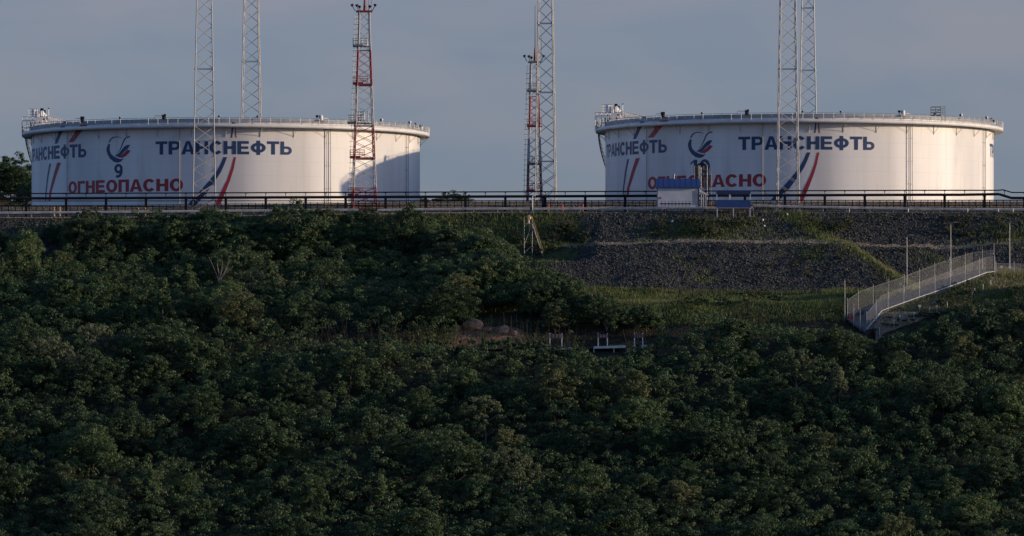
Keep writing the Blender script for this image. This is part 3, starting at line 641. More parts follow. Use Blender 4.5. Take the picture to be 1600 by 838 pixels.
guardrail(edge_pts(590, 828, 328.5, 326.3, 1272.9, 1272.9, -.8), 'sunlit metal guard rail on the plateau edge above the grassy bank between the tanks', group='guard rails on the plateau edge')
guardrail(edge_pts(834, 1176, 326.5, 325, 1273.4, 1273.4), 'dull metal guard rail passing below the blue roofed hut', group='guard rails on the plateau edge')
guardrail(edge_pts(1177, 1700, 321.5, 327, 1274.2, 1272.4, 2.2), 'pale curved guard rail on the plateau edge below the right tank', group='guard rails on the plateau edge')

# ------------------------------------------------------------ hut, riser loops, shelter
YH = 1275.8
def boxpx(mb, x0, x1, r0, r1, Y, d):
    a, b = P(x0, r1, Y), P(x1, r0, Y); mb.box(((a.x + b.x) / 2, Y + d / 2, (a.z + b.z) / 2), (b.x - a.x, d, b.z - a.z)); return mb
hut = empty('equipment_hut', P(1060, 325, YH), 'small white equipment hut with blue pitched roof in front of tank 10', 'hut'); o0 = hut.location.copy()
def part(mb, nm, m, par): 
    return rel(mb).build(nm, M[m], par)
M['corr'] = mat('corrugated_white', (.62, .62, .64), .5, 0, .15, .8)
m_ = MB(); boxpx(m_, 1027, 1092, 291, 325, YH, 3.6); wl = part(m_, 'wall', 'corr', hut)
m_ = MB(); a, b = P(1025.5, 292.5, YH - .35), P(1094, 281, YH - .35); ym = YH + 1.8
m_.add([(a.x, YH - .35, a.z), (b.x, YH - .35, a.z), (b.x, ym, b.z + .25), (a.x, ym, b.z + .25), (a.x, YH + 3.95, a.z), (b.x, YH + 3.95, a.z), (a.x, YH - .35, a.z - .12), (b.x, YH - .35, a.z - .12), (b.x, YH + 3.95, a.z - .12), (a.x, YH + 3.95, a.z - .12)],
       [(0, 1, 2, 3), (3, 2, 5, 4), (6, 7, 1, 0), (9, 8, 7, 6), (0, 3, 4, 9, 6), (1, 7, 8, 5, 2)])
rf = part(m_, 'roof', 'blue', hut)
m_ = MB()
for k in range(8):
    x = a.x + (b.x - a.x) * (k + .5) / 8; m_.tube((x, YH - .35, a.z + .03), (x, ym, b.z + .27), .012, n=4)
part(m_, 'roof_rib', 'blue', rf)
m_ = MB(); c = P(1053, 281, ym); m_.tube((c.x, ym, c.z - .4), (c.x, ym, c.z + .75), .13, n=8); m_.tube((c.x, ym, c.z + .75), (c.x, ym, c.z + .85), .2, n=8); part(m_, 'chimney', 'galv', rf)
m_ = MB()
for x0, x1 in ((1026.6, 1027.6), (1091, 1092.6)): boxpx(m_, x0, x1, 291, 325, YH - .05, .12)
boxpx(m_, 1027.6, 1091, 290.6, 291.8, YH - .05, .1); part(m_, 'corner_trim', 'dblue', hut)
m_ = MB(); boxpx(m_, 1085, 1090.5, 299, 320, YH - .04, .05); part(m_, 'door', 'galv', hut)
m_ = MB(); boxpx(m_, 1031, 1033.5, 308, 311, YH - .04, .06); part(m_, 'warning_plate', 'red', hut)
m_ = MB(); boxpx(m_, 1085.5, 1090, 298, 302, YH - .05, .04); part(m_, 'window', 'glass', hut)
m_ = MB(); c0, c1 = P(1093.2, 299.5, YH + .3), P(1107, 305, YH + .3)
m_.add([(c0.x, YH + .3, c0.z + .3), (c0.x, YH + 2.6, c0.z + .3), (c1.x, YH + 2.6, c1.z + .1), (c1.x, YH + .3, c1.z + .1), (c0.x, YH + .3, c0.z - .05), (c0.x, YH + 2.6, c0.z - .05), (c1.x, YH + 2.6, c1.z), (c1.x, YH + .3, c1.z)], [(0, 3, 2, 1), (4, 5, 6, 7), (0, 4, 7, 3), (3, 7, 6, 2), (1, 2, 6, 5)])
part(m_, 'canopy', 'white', hut)
for px in (1096, 1099.5, 1103):
    m_ = MB(); boxpx(m_, px - .7, px + .7, 304, 325, YH + .3, .12); part(m_, 'canopy_post', 'white', hut)
for k in range(9):      # the little valves in front of the hut wall
    px = 1034 + 5.4 * k; p = P(px, 318, YH - .8); g0 = gz(p.x, YH - .8); v = empty('hydrant_valve', (p.x, YH - .8, g0), 'small blue pipe valve in the row standing before the white hut wall', 'valve', 'blue valves before the hut')
    o0 = v.location.copy(); m_ = MB(); m_.tube((p.x, YH - .8, g0), (p.x, YH - .8, p.z + .1), .06, n=6); m_.tube((p.x - .24, YH - .8, p.z - .05), (p.x + .24, YH - .8, p.z - .05), .11, n=6); part(m_, 'body', 'dblue', v)
    m_ = MB(); m_.tube((p.x, YH - .8, p.z + .1), (p.x, YH - .8, p.z + .32), .02, n=4); m_.tube((p.x - .13, YH - .8, p.z + .32), (p.x + .13, YH - .8, p.z + .32), .035, n=6); part(m_, 'hand_wheel', 'dblue', v)
# bundle of tall pipe loops behind the hut
YL = 1283.5
lp = empty('pipe_riser', P(1097, 325, YL), 'tall bundle of arched riser pipes with dark lagging rising behind the hut', 'pipe riser'); o0 = lp.location.copy()
g0 = gz(P(1097, 0, YL).x, YL)
for k in range(7):
    m_ = MB(); x0 = 1087 + 1.5 * k; x1 = x0 + 11 + (k % 3); Y = YL + .5 * k; rt = 255 + [2.5, 1, 0, 1.5, .5, 2, 3][k]
    pts = [P(x0, 325, Y), P(x0, rt + 5, Y)] + [P((x0 + x1) / 2 - (x1 - x0) / 2 * math.cos(math.pi * i / 8), rt + 5 - 5 * math.sin(math.pi * i / 8), Y) for i in range(1, 8)] + [P(x1, rt + 5, Y), P(x1, rt + [28, 40, 70, 36, 70, 50, 70][k], Y)]
    m_.path(pts, .075, n=7); part(m_, 'pipe_loop', 'galv' if k == 4 else 'black', lp)
m_ = MB(); m_.tube(P(1095, 325, YL - .4), P(1095, 262, YL - .4), .11, n=8); part(m_, 'vent_stack', 'galv', lp)
m_ = MB()
for px in (1085, 1091, 1111):
    m_.tube(P(px, 325, YL - .5), P(px, 259 if px < 1111 else 268, YL - .5), .05, n=4)
for r_ in range(261, 325, 5): m_.tube(P(1085, r_, YL - .5), P(1091, r_, YL - .5), .035, n=4)
for r_ in range(266, 325, 12): m_.tube(P(1091, r_, YL - .5), P(1111, r_, YL - .5), .04, n=4); m_.tube(P(1091, r_ + 11, YL - .5), P(1111, r_, YL - .5), .035, n=4)
part(m_, 'support_frame', 'grating', lp)
# blue shelter on legs
YS = 1270.2
sh = empty('platform_shelter', P(1146, 340, YS), 'open blue and white shelter on thin legs on the bank right of the hut', 'shelter'); o0 = sh.location.copy()
m_ = MB(); boxpx(m_, 1119.5, 1173, 297.5, 303.5, YS, 2.4); part(m_, 'roof', 'dblue', sh)
m_ = MB(); boxpx(m_, 1119.5, 1173, 313, 324.5, YS + .05, .1); boxpx(m_, 1119.5, 1173, 313, 324.5, YS + 2.2, .1); boxpx(m_, 1119.5, 1120.3, 313, 324.5, YS + .15, 2.05); part(m_, 'side_panel', 'blue', sh)
m_ = MB(); boxpx(m_, 1119.5, 1173, 324.6, 325.8, YS, 2.4); part(m_, 'floor', 'galv', sh)
for px in (1120.6, 1146, 1172):
    for dy in (0, 2.2):
        m_ = MB(); p = P(px, 325.9, YS + dy); zg = min(gz(p.x, YS + dy) - .3, p.z - .3); m_.box((p.x, YS + dy + .05, (p.z + zg) / 2), (.13, .13, p.z - zg)); part(m_, 'leg', 'white', sh)
for px in (1120.2, 1140.2, 1172.4):
    m_ = MB(); boxpx(m_, px - .6, px + .6, 303.6, 313, YS + .02, .12); part(m_, 'post', 'white', sh)
m_ = MB(); boxpx(m_, 1139.4, 1142, 304, 310, YS + .3, .3); part(m_, 'notice', 'white', sh)

# ------------------------------------------------------------ inspection platform with yellow stair on the bank
p0 = P(826, 376, 1261.5); p0.z = gz(p0.x, p0.y)
ip = empty('lookout_platform', p0, 'grey steel platform with yellow railed stair standing on the dark bank', 'platform'); o0 = p0.copy(); Y = p0.y
m_ = MB(); a, b = P(819, 350, Y), P(831.5, 350, Y)
for x in (a.x, b.x):
    for dy in (-.6, .6):
        q = MB(); q.tube((x, Y + dy, gz(x, Y + dy) - .2), (x, Y + dy, a.z), .06, n=6); part(q, 'leg', 'galv', ip)
for z0, z1 in ((gz(a.x, Y) + .1, gz(a.x, Y) + 1.2), (gz(a.x, Y) + 1.3, a.z)): m_.tube((a.x, Y - .6, z0), (b.x, Y - .6, z1), .04, n=4)
part(m_, 'brace', 'galv', ip)
m_ = MB(); m_.box(((a.x + b.x) / 2, Y, a.z), (b.x - a.x + .2, 1.4, .12)); part(m_, 'deck', 'galv', ip)
m_ = MB(); e = P(848, 379, Y - 1.2); e.z = gz(e.x, e.y)
for dy in (-.45, .45): m_.tube((b.x, Y + dy, a.z), (e.x, e.y + dy, e.z), .06, n=4)
for i in range(12): u = (i + .5) / 12; m_.box((b.x + (e.x - b.x) * u, Y + (e.y - Y) * u, a.z + (e.z - a.z) * u), (.25, .9, .04))
part(m_, 'stair', 'galv', ip)
m_ = MB()
for dy in (-.45, .45):
    for h in (.55, 1.05): m_.tube((b.x, Y + dy, a.z + h), (e.x, e.y + dy, e.z + h), .035, n=5)
    for i in range(5): u = i / 4; x, yy, z = b.x + (e.x - b.x) * u, Y + (e.y - Y) * u + dy, a.z + (e.z - a.z) * u; m_.tube((x, yy, z), (x, yy, z + 1.05), .03, n=4)
for h in (.55, 1.05):
    m_.tube((a.x, Y - .65, a.z + h), (b.x, Y - .65, a.z + h), .03, n=4); m_.tube((a.x, Y + .65, a.z + h), (b.x, Y + .65, a.z + h), .03, n=4)
for x in (a.x, (a.x + b.x) / 2, b.x): m_.tube((x, Y - .65, a.z), (x, Y - .65, a.z + 1.05), .03, n=4)
part(m_, 'handrail', 'yellow', ip)
M['orange'] = mat('buff_paint', (.75, .52, .27), .5)
c = P(826.5, 341, Y - .1); mon = empty('fire_monitor', (c.x, c.y, a.z + .06), 'pale orange water cannon on top of the grey steel platform', 'water cannon'); o0 = mon.location.copy()
m_ = MB(); m_.tube((c.x, c.y, a.z + .06), (c.x, c.y, c.z), .09, n=8); part(m_, 'stand', 'white', mon)
m_ = MB(); m_.tube((c.x - .28, c.y - .1, c.z - .05), (c.x + .25, c.y, c.z + .35), .16, .3, n=10); m_.dome((c.x, c.y, c.z + .12), .36, .36, full=True); part(m_, 'nozzle', 'orange', mon)
# gooseneck vent in front of the pipe rack
c = P(832, 327, 1273.6); c.z = gz(c.x, c.y); v = empty('vent_pipe', c, 'white gooseneck vent pipe at the guard rail gap between the tanks', 'vent pipe'); o0 = c.copy()
tp = P(832, 308, 1273.6).z; m_ = MB(); m_.path([(c.x, c.y, c.z), (c.x, c.y, tp), (c.x + .08, c.y, tp + .2), (c.x + .25, c.y, tp + .25), (c.x + .4, c.y, tp + .1)], .08, n=7); part(m_, 'pipe', 'white', v)
m_ = MB(); m_.box((c.x, c.y, c.z + .1), (.4, .4, .25)); part(m_, 'base', 'concrete', v)
# bollards and marker posts on the plateau
def bollard(px, r0, Y, h, m, label, group, wdt=.12, capm=None):
    p = P(px, r0, Y); z = gz(p.x, Y); o = empty('bollard', (p.x, Y, z), label, 'bollard', group); q = MB(); q.tube((0, 0, 0), (0, 0, h), wdt, n=8); q.dome((0, 0, h), wdt, wdt * .6); q.build('post', M[m], o)
    q = MB(); q.tube((0, 0, h * .62), (0, 0, h * .8), wdt * 1.06, n=8); q.build('band', M[capm or 'white'], o)
for px in (84, 93): bollard(px, 320, 1277.6, 1.5, 'yellow', 'yellow bollard at the pipe rack below the left edge of the left tank', 'yellow bollards by the left tank', .17, 'yellow')
for px in (216, 227): bollard(px, 320, 1277.6, 1.35, 'yellow', 'yellow bollard behind the treetops below the red warning lettering', 'yellow bollards below the lettering', .13, 'black')
for px, lb in ((857, 'red bollard nearest the grey lattice mast'), (879, 'red bollard right of the grey lattice mast'), (910.5, 'red bollard left of the right tank')): bollard(px, 322, 1274.6, 1.15, 'red', lb, 'red bollards between the tanks', .11, 'red')
for px in (982, 993): bollard(px, 322, 1277, 1.3, 'yellow', 'yellow bollard in front of the left end of the right tank', 'yellow bollards by the right tank', .12, 'black')
for px in (1327, 1419, 1512, 1560, 1583): bollard(px, 330, 1271.9, .5, 'white', 'short white marker post on the kerb below the right tank', 'white marker posts on the plateau edge', .06, 'white')
for px, r_ in ((1192, 346), (1194, 356), (1230, 338), (1050, 348)):
    p = hit(px, r_); b_ = MB(); b_.dome((0, 0, 0), .19, .24, n=6, m=2, full=True); o = b_.build('boulder', M['white'], None, (p.x, p.y, p.z + .15)); o.rotation_euler = (.3, .5, px)
    tag(o, 'small pale boulder lying on the stony bank below the blue shelter', 'boulder', 'pale boulders on the bank')
# cabinet behind the rack between the tanks
m_ = MB(); c = P(849, 318, 1282); o0 = Vector((c.x, 1282, gz(c.x, 1282))); cb = empty('control_cabinet', o0, 'dark control cabinet by the pipe rack between the tanks', 'cabinet')
m_.box((c.x, 1282, o0.z + .8), (.5, .45, 1.5)); part(m_, 'body', 'black', cb); m_ = MB(); m_.box((c.x, 1281.72, o0.z + .8), (.4, .05, 1.3)); part(m_, 'door', 'dblue', cb)

# ------------------------------------------------------------ lamp posts at the right
def lamp(px, rt, rb, label, arm=.8, r=.07, name='lamp_post', head=True, yo=None):
    p = hit(px, rb) if yo is None else Vector(((px - 800) * yo / F, yo, gz((px - 800) * yo / F, yo)))
    zt = (HOR - rt) * p.y / F; o = empty(name, p, label, 'lamp post', 'grey lamp posts by the fenced walkway'); o0 = p
    q = MB(); h = zt - p.z; q.tube((0, 0, -.2), (0, 0, h), r * 1.25, r * .7, n=8); q.build('pole', M['galv'], o)
    q = MB(); q.path([(0, 0, h), (arm * .2, -.1, h + .22), (arm * .6, -.3, h + .32)], .035, n=6); a_ = q.build('arm', M['galv'], o)
    if head:
        q = MB(); q.box((arm * .8, -.4, h + .32), (.55, .22, .12)); hd_ = q.build('lamp_head', M['galv'], a_); q = MB(); q.box((arm * .8, -.4, h + .25), (.4, .16, .03)); q.build('lens', M['glass'], a_)
    return o
lamp(1417, 371, 470, 'leftmost grey lamp post standing behind the fenced walkway', yo=1232)
lamp(1485.5, 351, 430, 'middle grey lamp post with curved top behind the fenced walkway', yo=1240)
lamp(1577.5, 349, 430, 'tall grey lamp post at the far right of the upper bank', .3, yo=1238, head=False)
lamp(1320, 438, 512, 'bare pale pole at the lower left end of the fenced walkway', .1, .06, head=False, yo=1222)
lamp(1554, 400, 436, 'short grey post with small lamp at the top end of the fenced walkway', -.5, yo=1232)

# ------------------------------------------------------------ fenced walkway (right)
def fence_mat():
    m = bpy.data.materials.new('chain_link'); m.use_nodes = True; t = m.node_tree; b = t.nodes['Principled BSDF']; b.inputs['Base Color'].default_value = (.45, .46, .47, 1); b.inputs['Roughness'].default_value = .5
    tr = t.nodes.new('ShaderNodeBsdfTransparent'); mx = t.nodes.new('ShaderNodeMixShader'); mx.inputs[0].default_value = .1
    t.links.new(tr.outputs[0], mx.inputs[1]); t.links.new(b.outputs[0], mx.inputs[2]); t.links.new(mx.outputs[0], t.nodes['Material Output'].inputs[0]); return m
M['link'] = fence_mat()
# ground line of the walkway: lower end to upper end (photo place -> own depth)
WP = [P(*q) for q in WA]
def lerp_path(pts, step):
    out_ = []; L = 0
    for a, b in zip(pts, pts[1:]):
        d = (b - a).length; s = L
        while s < d: out_.append(a.lerp(b, s / d)); s += step
        L = s - d
    return out_
def offset(pts, dx, dy): return [p + Vector((dx, dy, 0)) for p in pts]
near = WP[:7]; far = [P(1324, 498, 1221), P(1345, 483, 1223.5), P(1400, 465, 1227), P(1445, 448, 1230), P(1482, 434, 1232.5), P(1520, 423, 1235), P(1553, 419, 1236)]
# carriageway slab between the two fences, carried on short piers
mb = MB(); vs = []; fs = []
for k, (a, b) in enumerate(zip(near, far)):
    for q, dz in ((a, 0), (b, 0), (b, -.3), (a, -.3)): vs.append((q.x, q.y, q.z + dz))
    if k:
        c = 4 * k; fs += [(c - 4 + i, c + i, c + (i + 1) % 4, c - 4 + (i + 1) % 4) for i in range(4)]
fs += [(0, 1, 2, 3), (len(vs) - 1, len(vs) - 2, len(vs) - 3, len(vs) - 4)]
wk = empty('ramp_bridge', near[0], 'sloping concrete ramp between two chain link fences at the right', 'ramp'); o0 = near[0].copy()
mb.add(vs, fs); part(mb, 'deck', 'deck', wk)
mb = MB(); mb.path([p + Vector((0, -.12, .42)) for p in near], .055, n=6); part(mb, 'kerb_rail', 'white', wk)
def cfence(pts, h, label, step=2.9, end=True):
    o = empty('chain_link_fence', pts[0], label, 'fence', 'chain link fences of the ramp'); base = pts[0]
    vs = []; fs = []
    for k, p in enumerate(pts):
        q = p - base; vs += [q, q + Vector((0, 0, h))]
        if k: fs.append((2 * k - 2, 2 * k, 2 * k + 1, 2 * k - 1))
    MB().add(vs, fs).build('mesh_panel', M['link'], o)
    mb = MB(); mb.path([p - base + Vector((0, 0, h)) for p in pts], .025, n=4); mb.path([p - base + Vector((0, 0, .1)) for p in pts], .02, n=4); mb.build('wire', M['galv'], o)
    for p in lerp_path(pts, step) + [pts[-1]]:
        q = p - base; MB().tube(q - Vector((0, 0, .5)), q + Vector((0, 0, h + .35)), .04, n=6).build('post', M['galv_white'], o)
cfence(near, 2.6, 'near chain link fence with white posts climbing along the ramp')
cfence(far, 2.6, 'far chain link fence with white posts along the back of the ramp')
cfence([near[6], far[6]], 3.2, 'short chain link fence closing the top end of the ramp', 1.4)
cfence([near[0], far[0]], 2.4, 'short chain link fence at the lower end of the ramp', 1.6)
cfence([P(1556, 429, 1232.5), P(1595, 430, 1234), P(1660, 430, 1235)], 1.6, 'lower chain link fence running off to the right edge beyond the ramp')
for k, (px, r_) in enumerate(((1374, 524), (1397, 511), (1406, 504), (1428, 500), (1452, 493), (1464, 489), (1480, 483), (1508, 474), (1523, 462), (1536, 456), (1548, 450))):
    p = hit(px, r_, 1200); o = empty('marker_post', p, 'short white marker post standing on the grass bank below the ramp', 'post', 'marker posts below the ramp')
    MB().tube((0, 0, -.2), (0, 0, .95), .04, n=6).build('post', M['white'], o); MB().box((0, 0, 1.0), (.1, .1, .08)).build('cap', M['white'], o)
for k, (px, r_, lb) in enumerate(((1565, 428, 'small white box lamp on a post right of the ramp top'), (1578, 424, 'small white box lamp beside the tall lamp post'), (1519, 458, 'white box lamp standing low on the bank under the ramp'), (1437, 480, 'white box lamp on the grass bank below the middle of the ramp'), (1407, 446, 'small white lamp on a post behind the ramp'))):
    p = hit(px, r_ + 8, 1200) if k in (2, 3) else Vector(P(px, r_, 1236)); z = P(px, r_, p.y).z; zg = gz(p.x, p.y)
    o = empty('bollard_light', (p.x, p.y, zg), lb, 'lamp', None); MB().tube((0, 0, -.1), (0, 0, max(.5, z - zg)), .04, n=6).build('post', M['galv'], o); MB().box((0, 0, max(.5, z - zg) + .15), (.36, .25, .32)).build('lamp_housing', M['white'], o)
# steps with dark rails below the lower end
stp = empty('steps', P(1352, 520, 1217), 'dark steps with handrail leading down from the lower end of the ramp', 'steps'); o0 = stp.location.copy()
mb = MB(); 
for i in range(12): p = P(1352 - 0.2 * i, 517 + 1.9 * i, 1217 - .35 * i); mb.box((p.x + .8, p.y, p.z), (1.5, .36, .1))
part(mb, 'treads', 'black', stp); mb = MB()
for dx in (-.4, 2.0): mb.path([P(1352, 510, 1217) + Vector((dx, 0, 0)), P(1350, 528, 1213) + Vector((dx, 0, 0))], .05, n=5)
part(mb, 'handrail', 'black', stp)
pr = empty('pipe_culvert', P(1330, 505, 1221), 'curved dark pipe with reddish cover at the foot of the ramp', 'pipe'); o0 = pr.location.copy()
mb = MB(); mb.path([P(1322, 503, 1221), P(1328, 496, 1221), P(1338, 492, 1221), P(1350, 489, 1221)], .22, n=8); part(mb, 'pipe', 'black', pr); mb = MB(); mb.path([P(1324, 500, 1220.6), P(1329, 495.5, 1220.6), P(1339, 491.5, 1220.6)], .12, n=6); part(mb, 'cover', 'band_red', pr)

# ------------------------------------------------------------ road signs and guard rail on the lower road
def chevron(px0, px1, rt, rb, Y, label, gap_post=(0, 1)):
    a, b = P(px0, rb, Y), P(px1, rt, Y); w_ = b.x - a.x; h = b.z - a.z; zg = gz(a.x, Y)
    o = empty('chevron_sign', (a.x, Y, zg), label, 'road sign', 'chevron signs on the hillside road')
    pn = MB().box((w_ / 2, 0, a.z - zg + h / 2), (w_, .06, h)).build('panel', M['sign_red'], o)
    q = MB(); n = 4; cw = w_ / n
    for k in range(n):
        x = cw * (k + .15); c = a.z - zg + h / 2; t_ = cw * .42
        for s in (-1, 1): q.add([(x, -.045, c + s * h * .46), (x + t_, -.045, c + s * h * .46), (x + t_ + cw * .33, -.045, c), (x + cw * .33, -.045, c)], [(0, 1, 2, 3) if s < 0 else (3, 2, 1, 0)])
    q.build('chevrons', M['grating'], pn)  # dim grey puts the same shade into the chevrons
    for u in gap_post: MB().box((w_ * u, .08, (b.z - zg) / 2 + .05), (.14, .1, b.z - zg + .1)).build('post', M['white'], o)
chevron(856, 878, 522, 528, 1213.4, 'leftmost chevron road sign half hidden by bushes above the lower forest', (.15, 1))
chevron(932, 950, 522, 528, 1213.4, 'middle chevron road sign on two white posts behind the white guard rail', (.15, .95))
chevron(990, 1005, 522, 528, 1213.4, 'rightmost chevron road sign at the end of the hillside road', (.1, .95))
for a_, b_, lb in ((818, 895, 'white road guard rail mostly hidden by bushes under the leftmost chevron sign'), (928, 978, 'sunlit white guard rail under the middle chevron sign'), (990, 1012, 'short end of white guard rail under the rightmost chevron sign')):
    pts = []
    for i in range(9):
        px = a_ + (b_ - a_) * i / 8; p = P(px, 543.5 - (px - 928) * .03, 1207.6); pts.append((p.x, p.y, p.z - .62))
    guardrail(pts, lb, 'white' if a_ == 928 else 'rail', group='guard rails on the hillside road')
# boulders of the red cut
M['redrock'] = mat('red_rock', (.42, .24, .16), .95, 0, .5, 1.5, .8, 3)
def boulder(px, r_, s, label, y0=1190):
    p = hit(px, r_, y0); v = []; me_ = MB(); me_.dome((0, 0, 0), s, s * .75, n=9, m=3, full=True)
    me_.v = [(x * (1 + .25 * math.sin(7 * y + x * 3 + px)), y * (1 + .2 * math.sin(5 * z + px)), z * (1 + .2 * math.sin(6 * x + px)) + .1 * s) for x, y, z in me_.v]; me_.sm = [False] * len(me_.sm)
    o = me_.build('boulder', M['redrock'], None, p); o.rotation_euler = (rnd.random(), rnd.random(), rnd.random() * 6); tag(o, label, 'boulder', 'red rocks in the road cut')
for px, r_, s, lb in ((738, 512, 1.5, 'largest reddish boulder standing out of the road cut at the forest edge'), (717, 515, .6, 'small reddish boulder at the left foot of the largest one'), (788, 520, .9, 'reddish boulder in the right part of the road cut'), (806, 523, .6, 'small reddish boulder near the right end of the road cut'), (765, 518, .5, 'small reddish boulder in the middle of the road cut')):
    boulder(px, r_, s, lb)

exec_veg = True
# ------------------------------------------------------------ vegetation
def leaf_material(name, cols, trans=.22):
    cols = [(c[0] * 1.62, c[1] * 1.45, c[2] * 1.32) for c in cols]
    m = bpy.data.materials.new(name); m.use_nodes = True; t = m.node_tree; b = t.nodes['Principled BSDF']; L = t.links.new
    at = t.nodes.new('ShaderNodeAttribute'); at.attribute_name = 'tone'; oi = t.nodes.new('ShaderNodeObjectInfo')
    ad = t.nodes.new('ShaderNodeMath'); ad.operation = 'MULTIPLY_ADD'; ad.inputs[1].default_value = .45; L(oi.outputs['Random'], ad.inputs[0])
    mu = t.nodes.new('ShaderNodeMath'); mu.operation = 'MULTIPLY'; mu.inputs[1].default_value = .55; L(at.outputs['Fac'], mu.inputs[0]); L(mu.outputs[0], ad.inputs[2])
    r = t.nodes.new('ShaderNodeValToRGB'); e = r.color_ramp.elements
    while len(e) < len(cols): e.new(.5)
    for k, c in enumerate(cols): e[k].position = k / (len(cols) - 1); e[k].color = (*c, 1)
    L(ad.outputs[0], r.inputs[0]); L(r.outputs[0], b.inputs['Base Color']); b.inputs['Roughness'].default_value = .6; b.inputs['Specular IOR Level'].default_value = .35
    tl = t.nodes.new('ShaderNodeBsdfTranslucent'); L(r.outputs[0], tl.inputs['Color']); mx = t.nodes.new('ShaderNodeMixShader'); mx.inputs[0].default_value = trans
    L(b.outputs[0], mx.inputs[1]); L(tl.outputs[0], mx.inputs[2]); L(mx.outputs[0], t.nodes['Material Output'].inputs[0]); return m
LM = {'dark': leaf_material('leaves_dark', [(.016, .036, .017), (.03, .06, .025), (.05, .085, .036)]),
      'mid': leaf_material('leaves_mid', [(.026, .055, .023), (.046, .085, .034), (.072, .112, .046)]),
      'olive': leaf_material('leaves_olive', [(.04, .062, .028), (.066, .088, .038), (.095, .112, .052)]),
      'pale': leaf_material('leaves_pale', [(.04, .066, .034), (.066, .092, .05), (.10, .128, .08)])}
def leaves_mesh(name, pos, nrm, size, tone, m, asp=.62):
    n = len(pos); a = rng.normal(size=(n, 3)); t1 = np.cross(nrm, a); t1 /= np.linalg.norm(t1, axis=1)[:, None] + 1e-9; t2 = np.cross(nrm, t1)
    s = size[:, None]; q = np.stack([pos - t1 * s, pos - t2 * s * asp + nrm * s * .15, pos + t1 * s, pos + t2 * s * asp + nrm * s * .15], 1).reshape(-1, 3)
    me = bpy.data.meshes.new(name); me.vertices.add(4 * n); me.vertices.foreach_set('co', q.astype(np.float32).reshape(-1))
    me.loops.add(4 * n); me.loops.foreach_set('vertex_index', np.arange(4 * n, dtype=np.int32)); me.polygons.add(n)
    me.polygons.foreach_set('loop_start', np.arange(0, 4 * n, 4, dtype=np.int32)); me.polygons.foreach_set('loop_total', np.full(n, 4, dtype=np.int32))
    me.update(calc_edges=True); at = me.attributes.new('tone', 'FLOAT', 'POINT'); at.data.foreach_set('value', np.repeat(np.clip(tone, 0, 1), 4).astype(np.float32))
    me.materials.append(m); return me
def unit(n):
    v = rng.normal(size=(n, 3)); return v / np.linalg.norm(v, axis=1)[:, None]
def crown(name, m, R, H, base, lobes, per, leaf, shape='dome'):
    """clumps of leaves set over an uneven crown; R radius, H total height, base = height where leaves begin"""
    Ps = []; Ns = []; Ss = []; Ts = []; bd = unit(6); ba = rng.uniform(-.45, .5, 6)
    for k in range(lobes):
        d = unit(1)[0]; d[2] = rng.uniform(-.85, 1.0); d[:2] *= math.sqrt(max(.15, 1 - d[2] ** 2)) / (np.hypot(d[0], d[1]) + 1e-6) if d[2] > 0 else .95 / (np.hypot(d[0], d[1]) + 1e-6)
        u = rng.random() ** .4
        hh = (H - base) / 2; c = np.array([d[0] * R * u * .85, d[1] * R * u * .85, base + hh + d[2] * hh * .85 * (.55 + .45 * u)])
        if shape == 'spire':
            z = rng.random(); w_ = R * (1 - z) ** .7 * .8; a = rng.random() * 6.283; c = np.array([math.cos(a) * w_ * u, math.sin(a) * w_ * u, base + z * (H - base) * .93])
        env = 1 + sum(a_ * max(0, float(d @ b_)) ** 3 for a_, b_ in zip(ba, bd)) if shape != 'spire' else 1
        c[:2] *= env; c[2] = base + (c[2] - base) * (.55 + .45 * env)
        lr = R * (.075 + .13 * rng.random() ** 1.5) * (.8 if shape == 'spire' else 1); n = int(per * (.7 + .6 * rng.random())); dd = unit(n)
        dd[:, 2] = np.where(rng.random(n) < .65, np.abs(dd[:, 2]), dd[:, 2])
        rr = lr * (.55 + .5 * rng.random(n) ** .5)
        st = np.array([rng.uniform(.7, 1.5), rng.uniform(.7, 1.3), rng.uniform(.5, .95)]); p = c + dd * rr[:, None] * st + rng.normal(0, lr * .08, (n, 3)); p[:, 2] = np.maximum(p[:, 2], .1); Ps.append(p)
        nn = dd * .9 + unit(n) * .75; nn /= np.linalg.norm(nn, axis=1)[:, None]; Ns.append(nn); Ss.append(leaf * (.6 + .8 * rng.random(n))); Ts.append(np.full(n, rng.random() * .8) + rng.random(n) * .2)
    return leaves_mesh(name, np.concatenate(Ps), np.concatenate(Ns), np.concatenate(Ss), np.concatenate(Ts), m)
def trunk_mesh(H, R, base, seed, m, nl=7, r0=.16):
    r = random.Random(seed); mb = MB(); p = Vector((0, 0, -.5)); 
    top_ = Vector((r.uniform(-.4, .4), r.uniform(-.4, .4), H * .75)); mid = Vector((r.uniform(-.3, .3), r.uniform(-.3, .3), base))
    mb.tube(p, mid, r0, r0 * .8, n=7, cap=False); mb.tube(mid, top_, r0 * .8, r0 * .2, n=6, cap=False)
    for k in range(nl):
        s = mid.lerp(top_, r.random() * .7); a = r.uniform(0, 6.28); e = s + Vector((math.cos(a) * R * .7, math.sin(a) * R * .7, r.uniform(.8, 2.2))); mb.tube(s, e, r0 * .4, r0 * .1, n=5, cap=False)
        e2 = e + Vector((r.uniform(-.6, .6), r.uniform(-.6, .6), r.uniform(.3, .9))); mb.tube(e, e2, r0 * .12, .01, n=4, cap=False)
    o = mb.build('trunk', m); me_ = o.data; bpy.data.objects.remove(o); return me_
PROTO = []
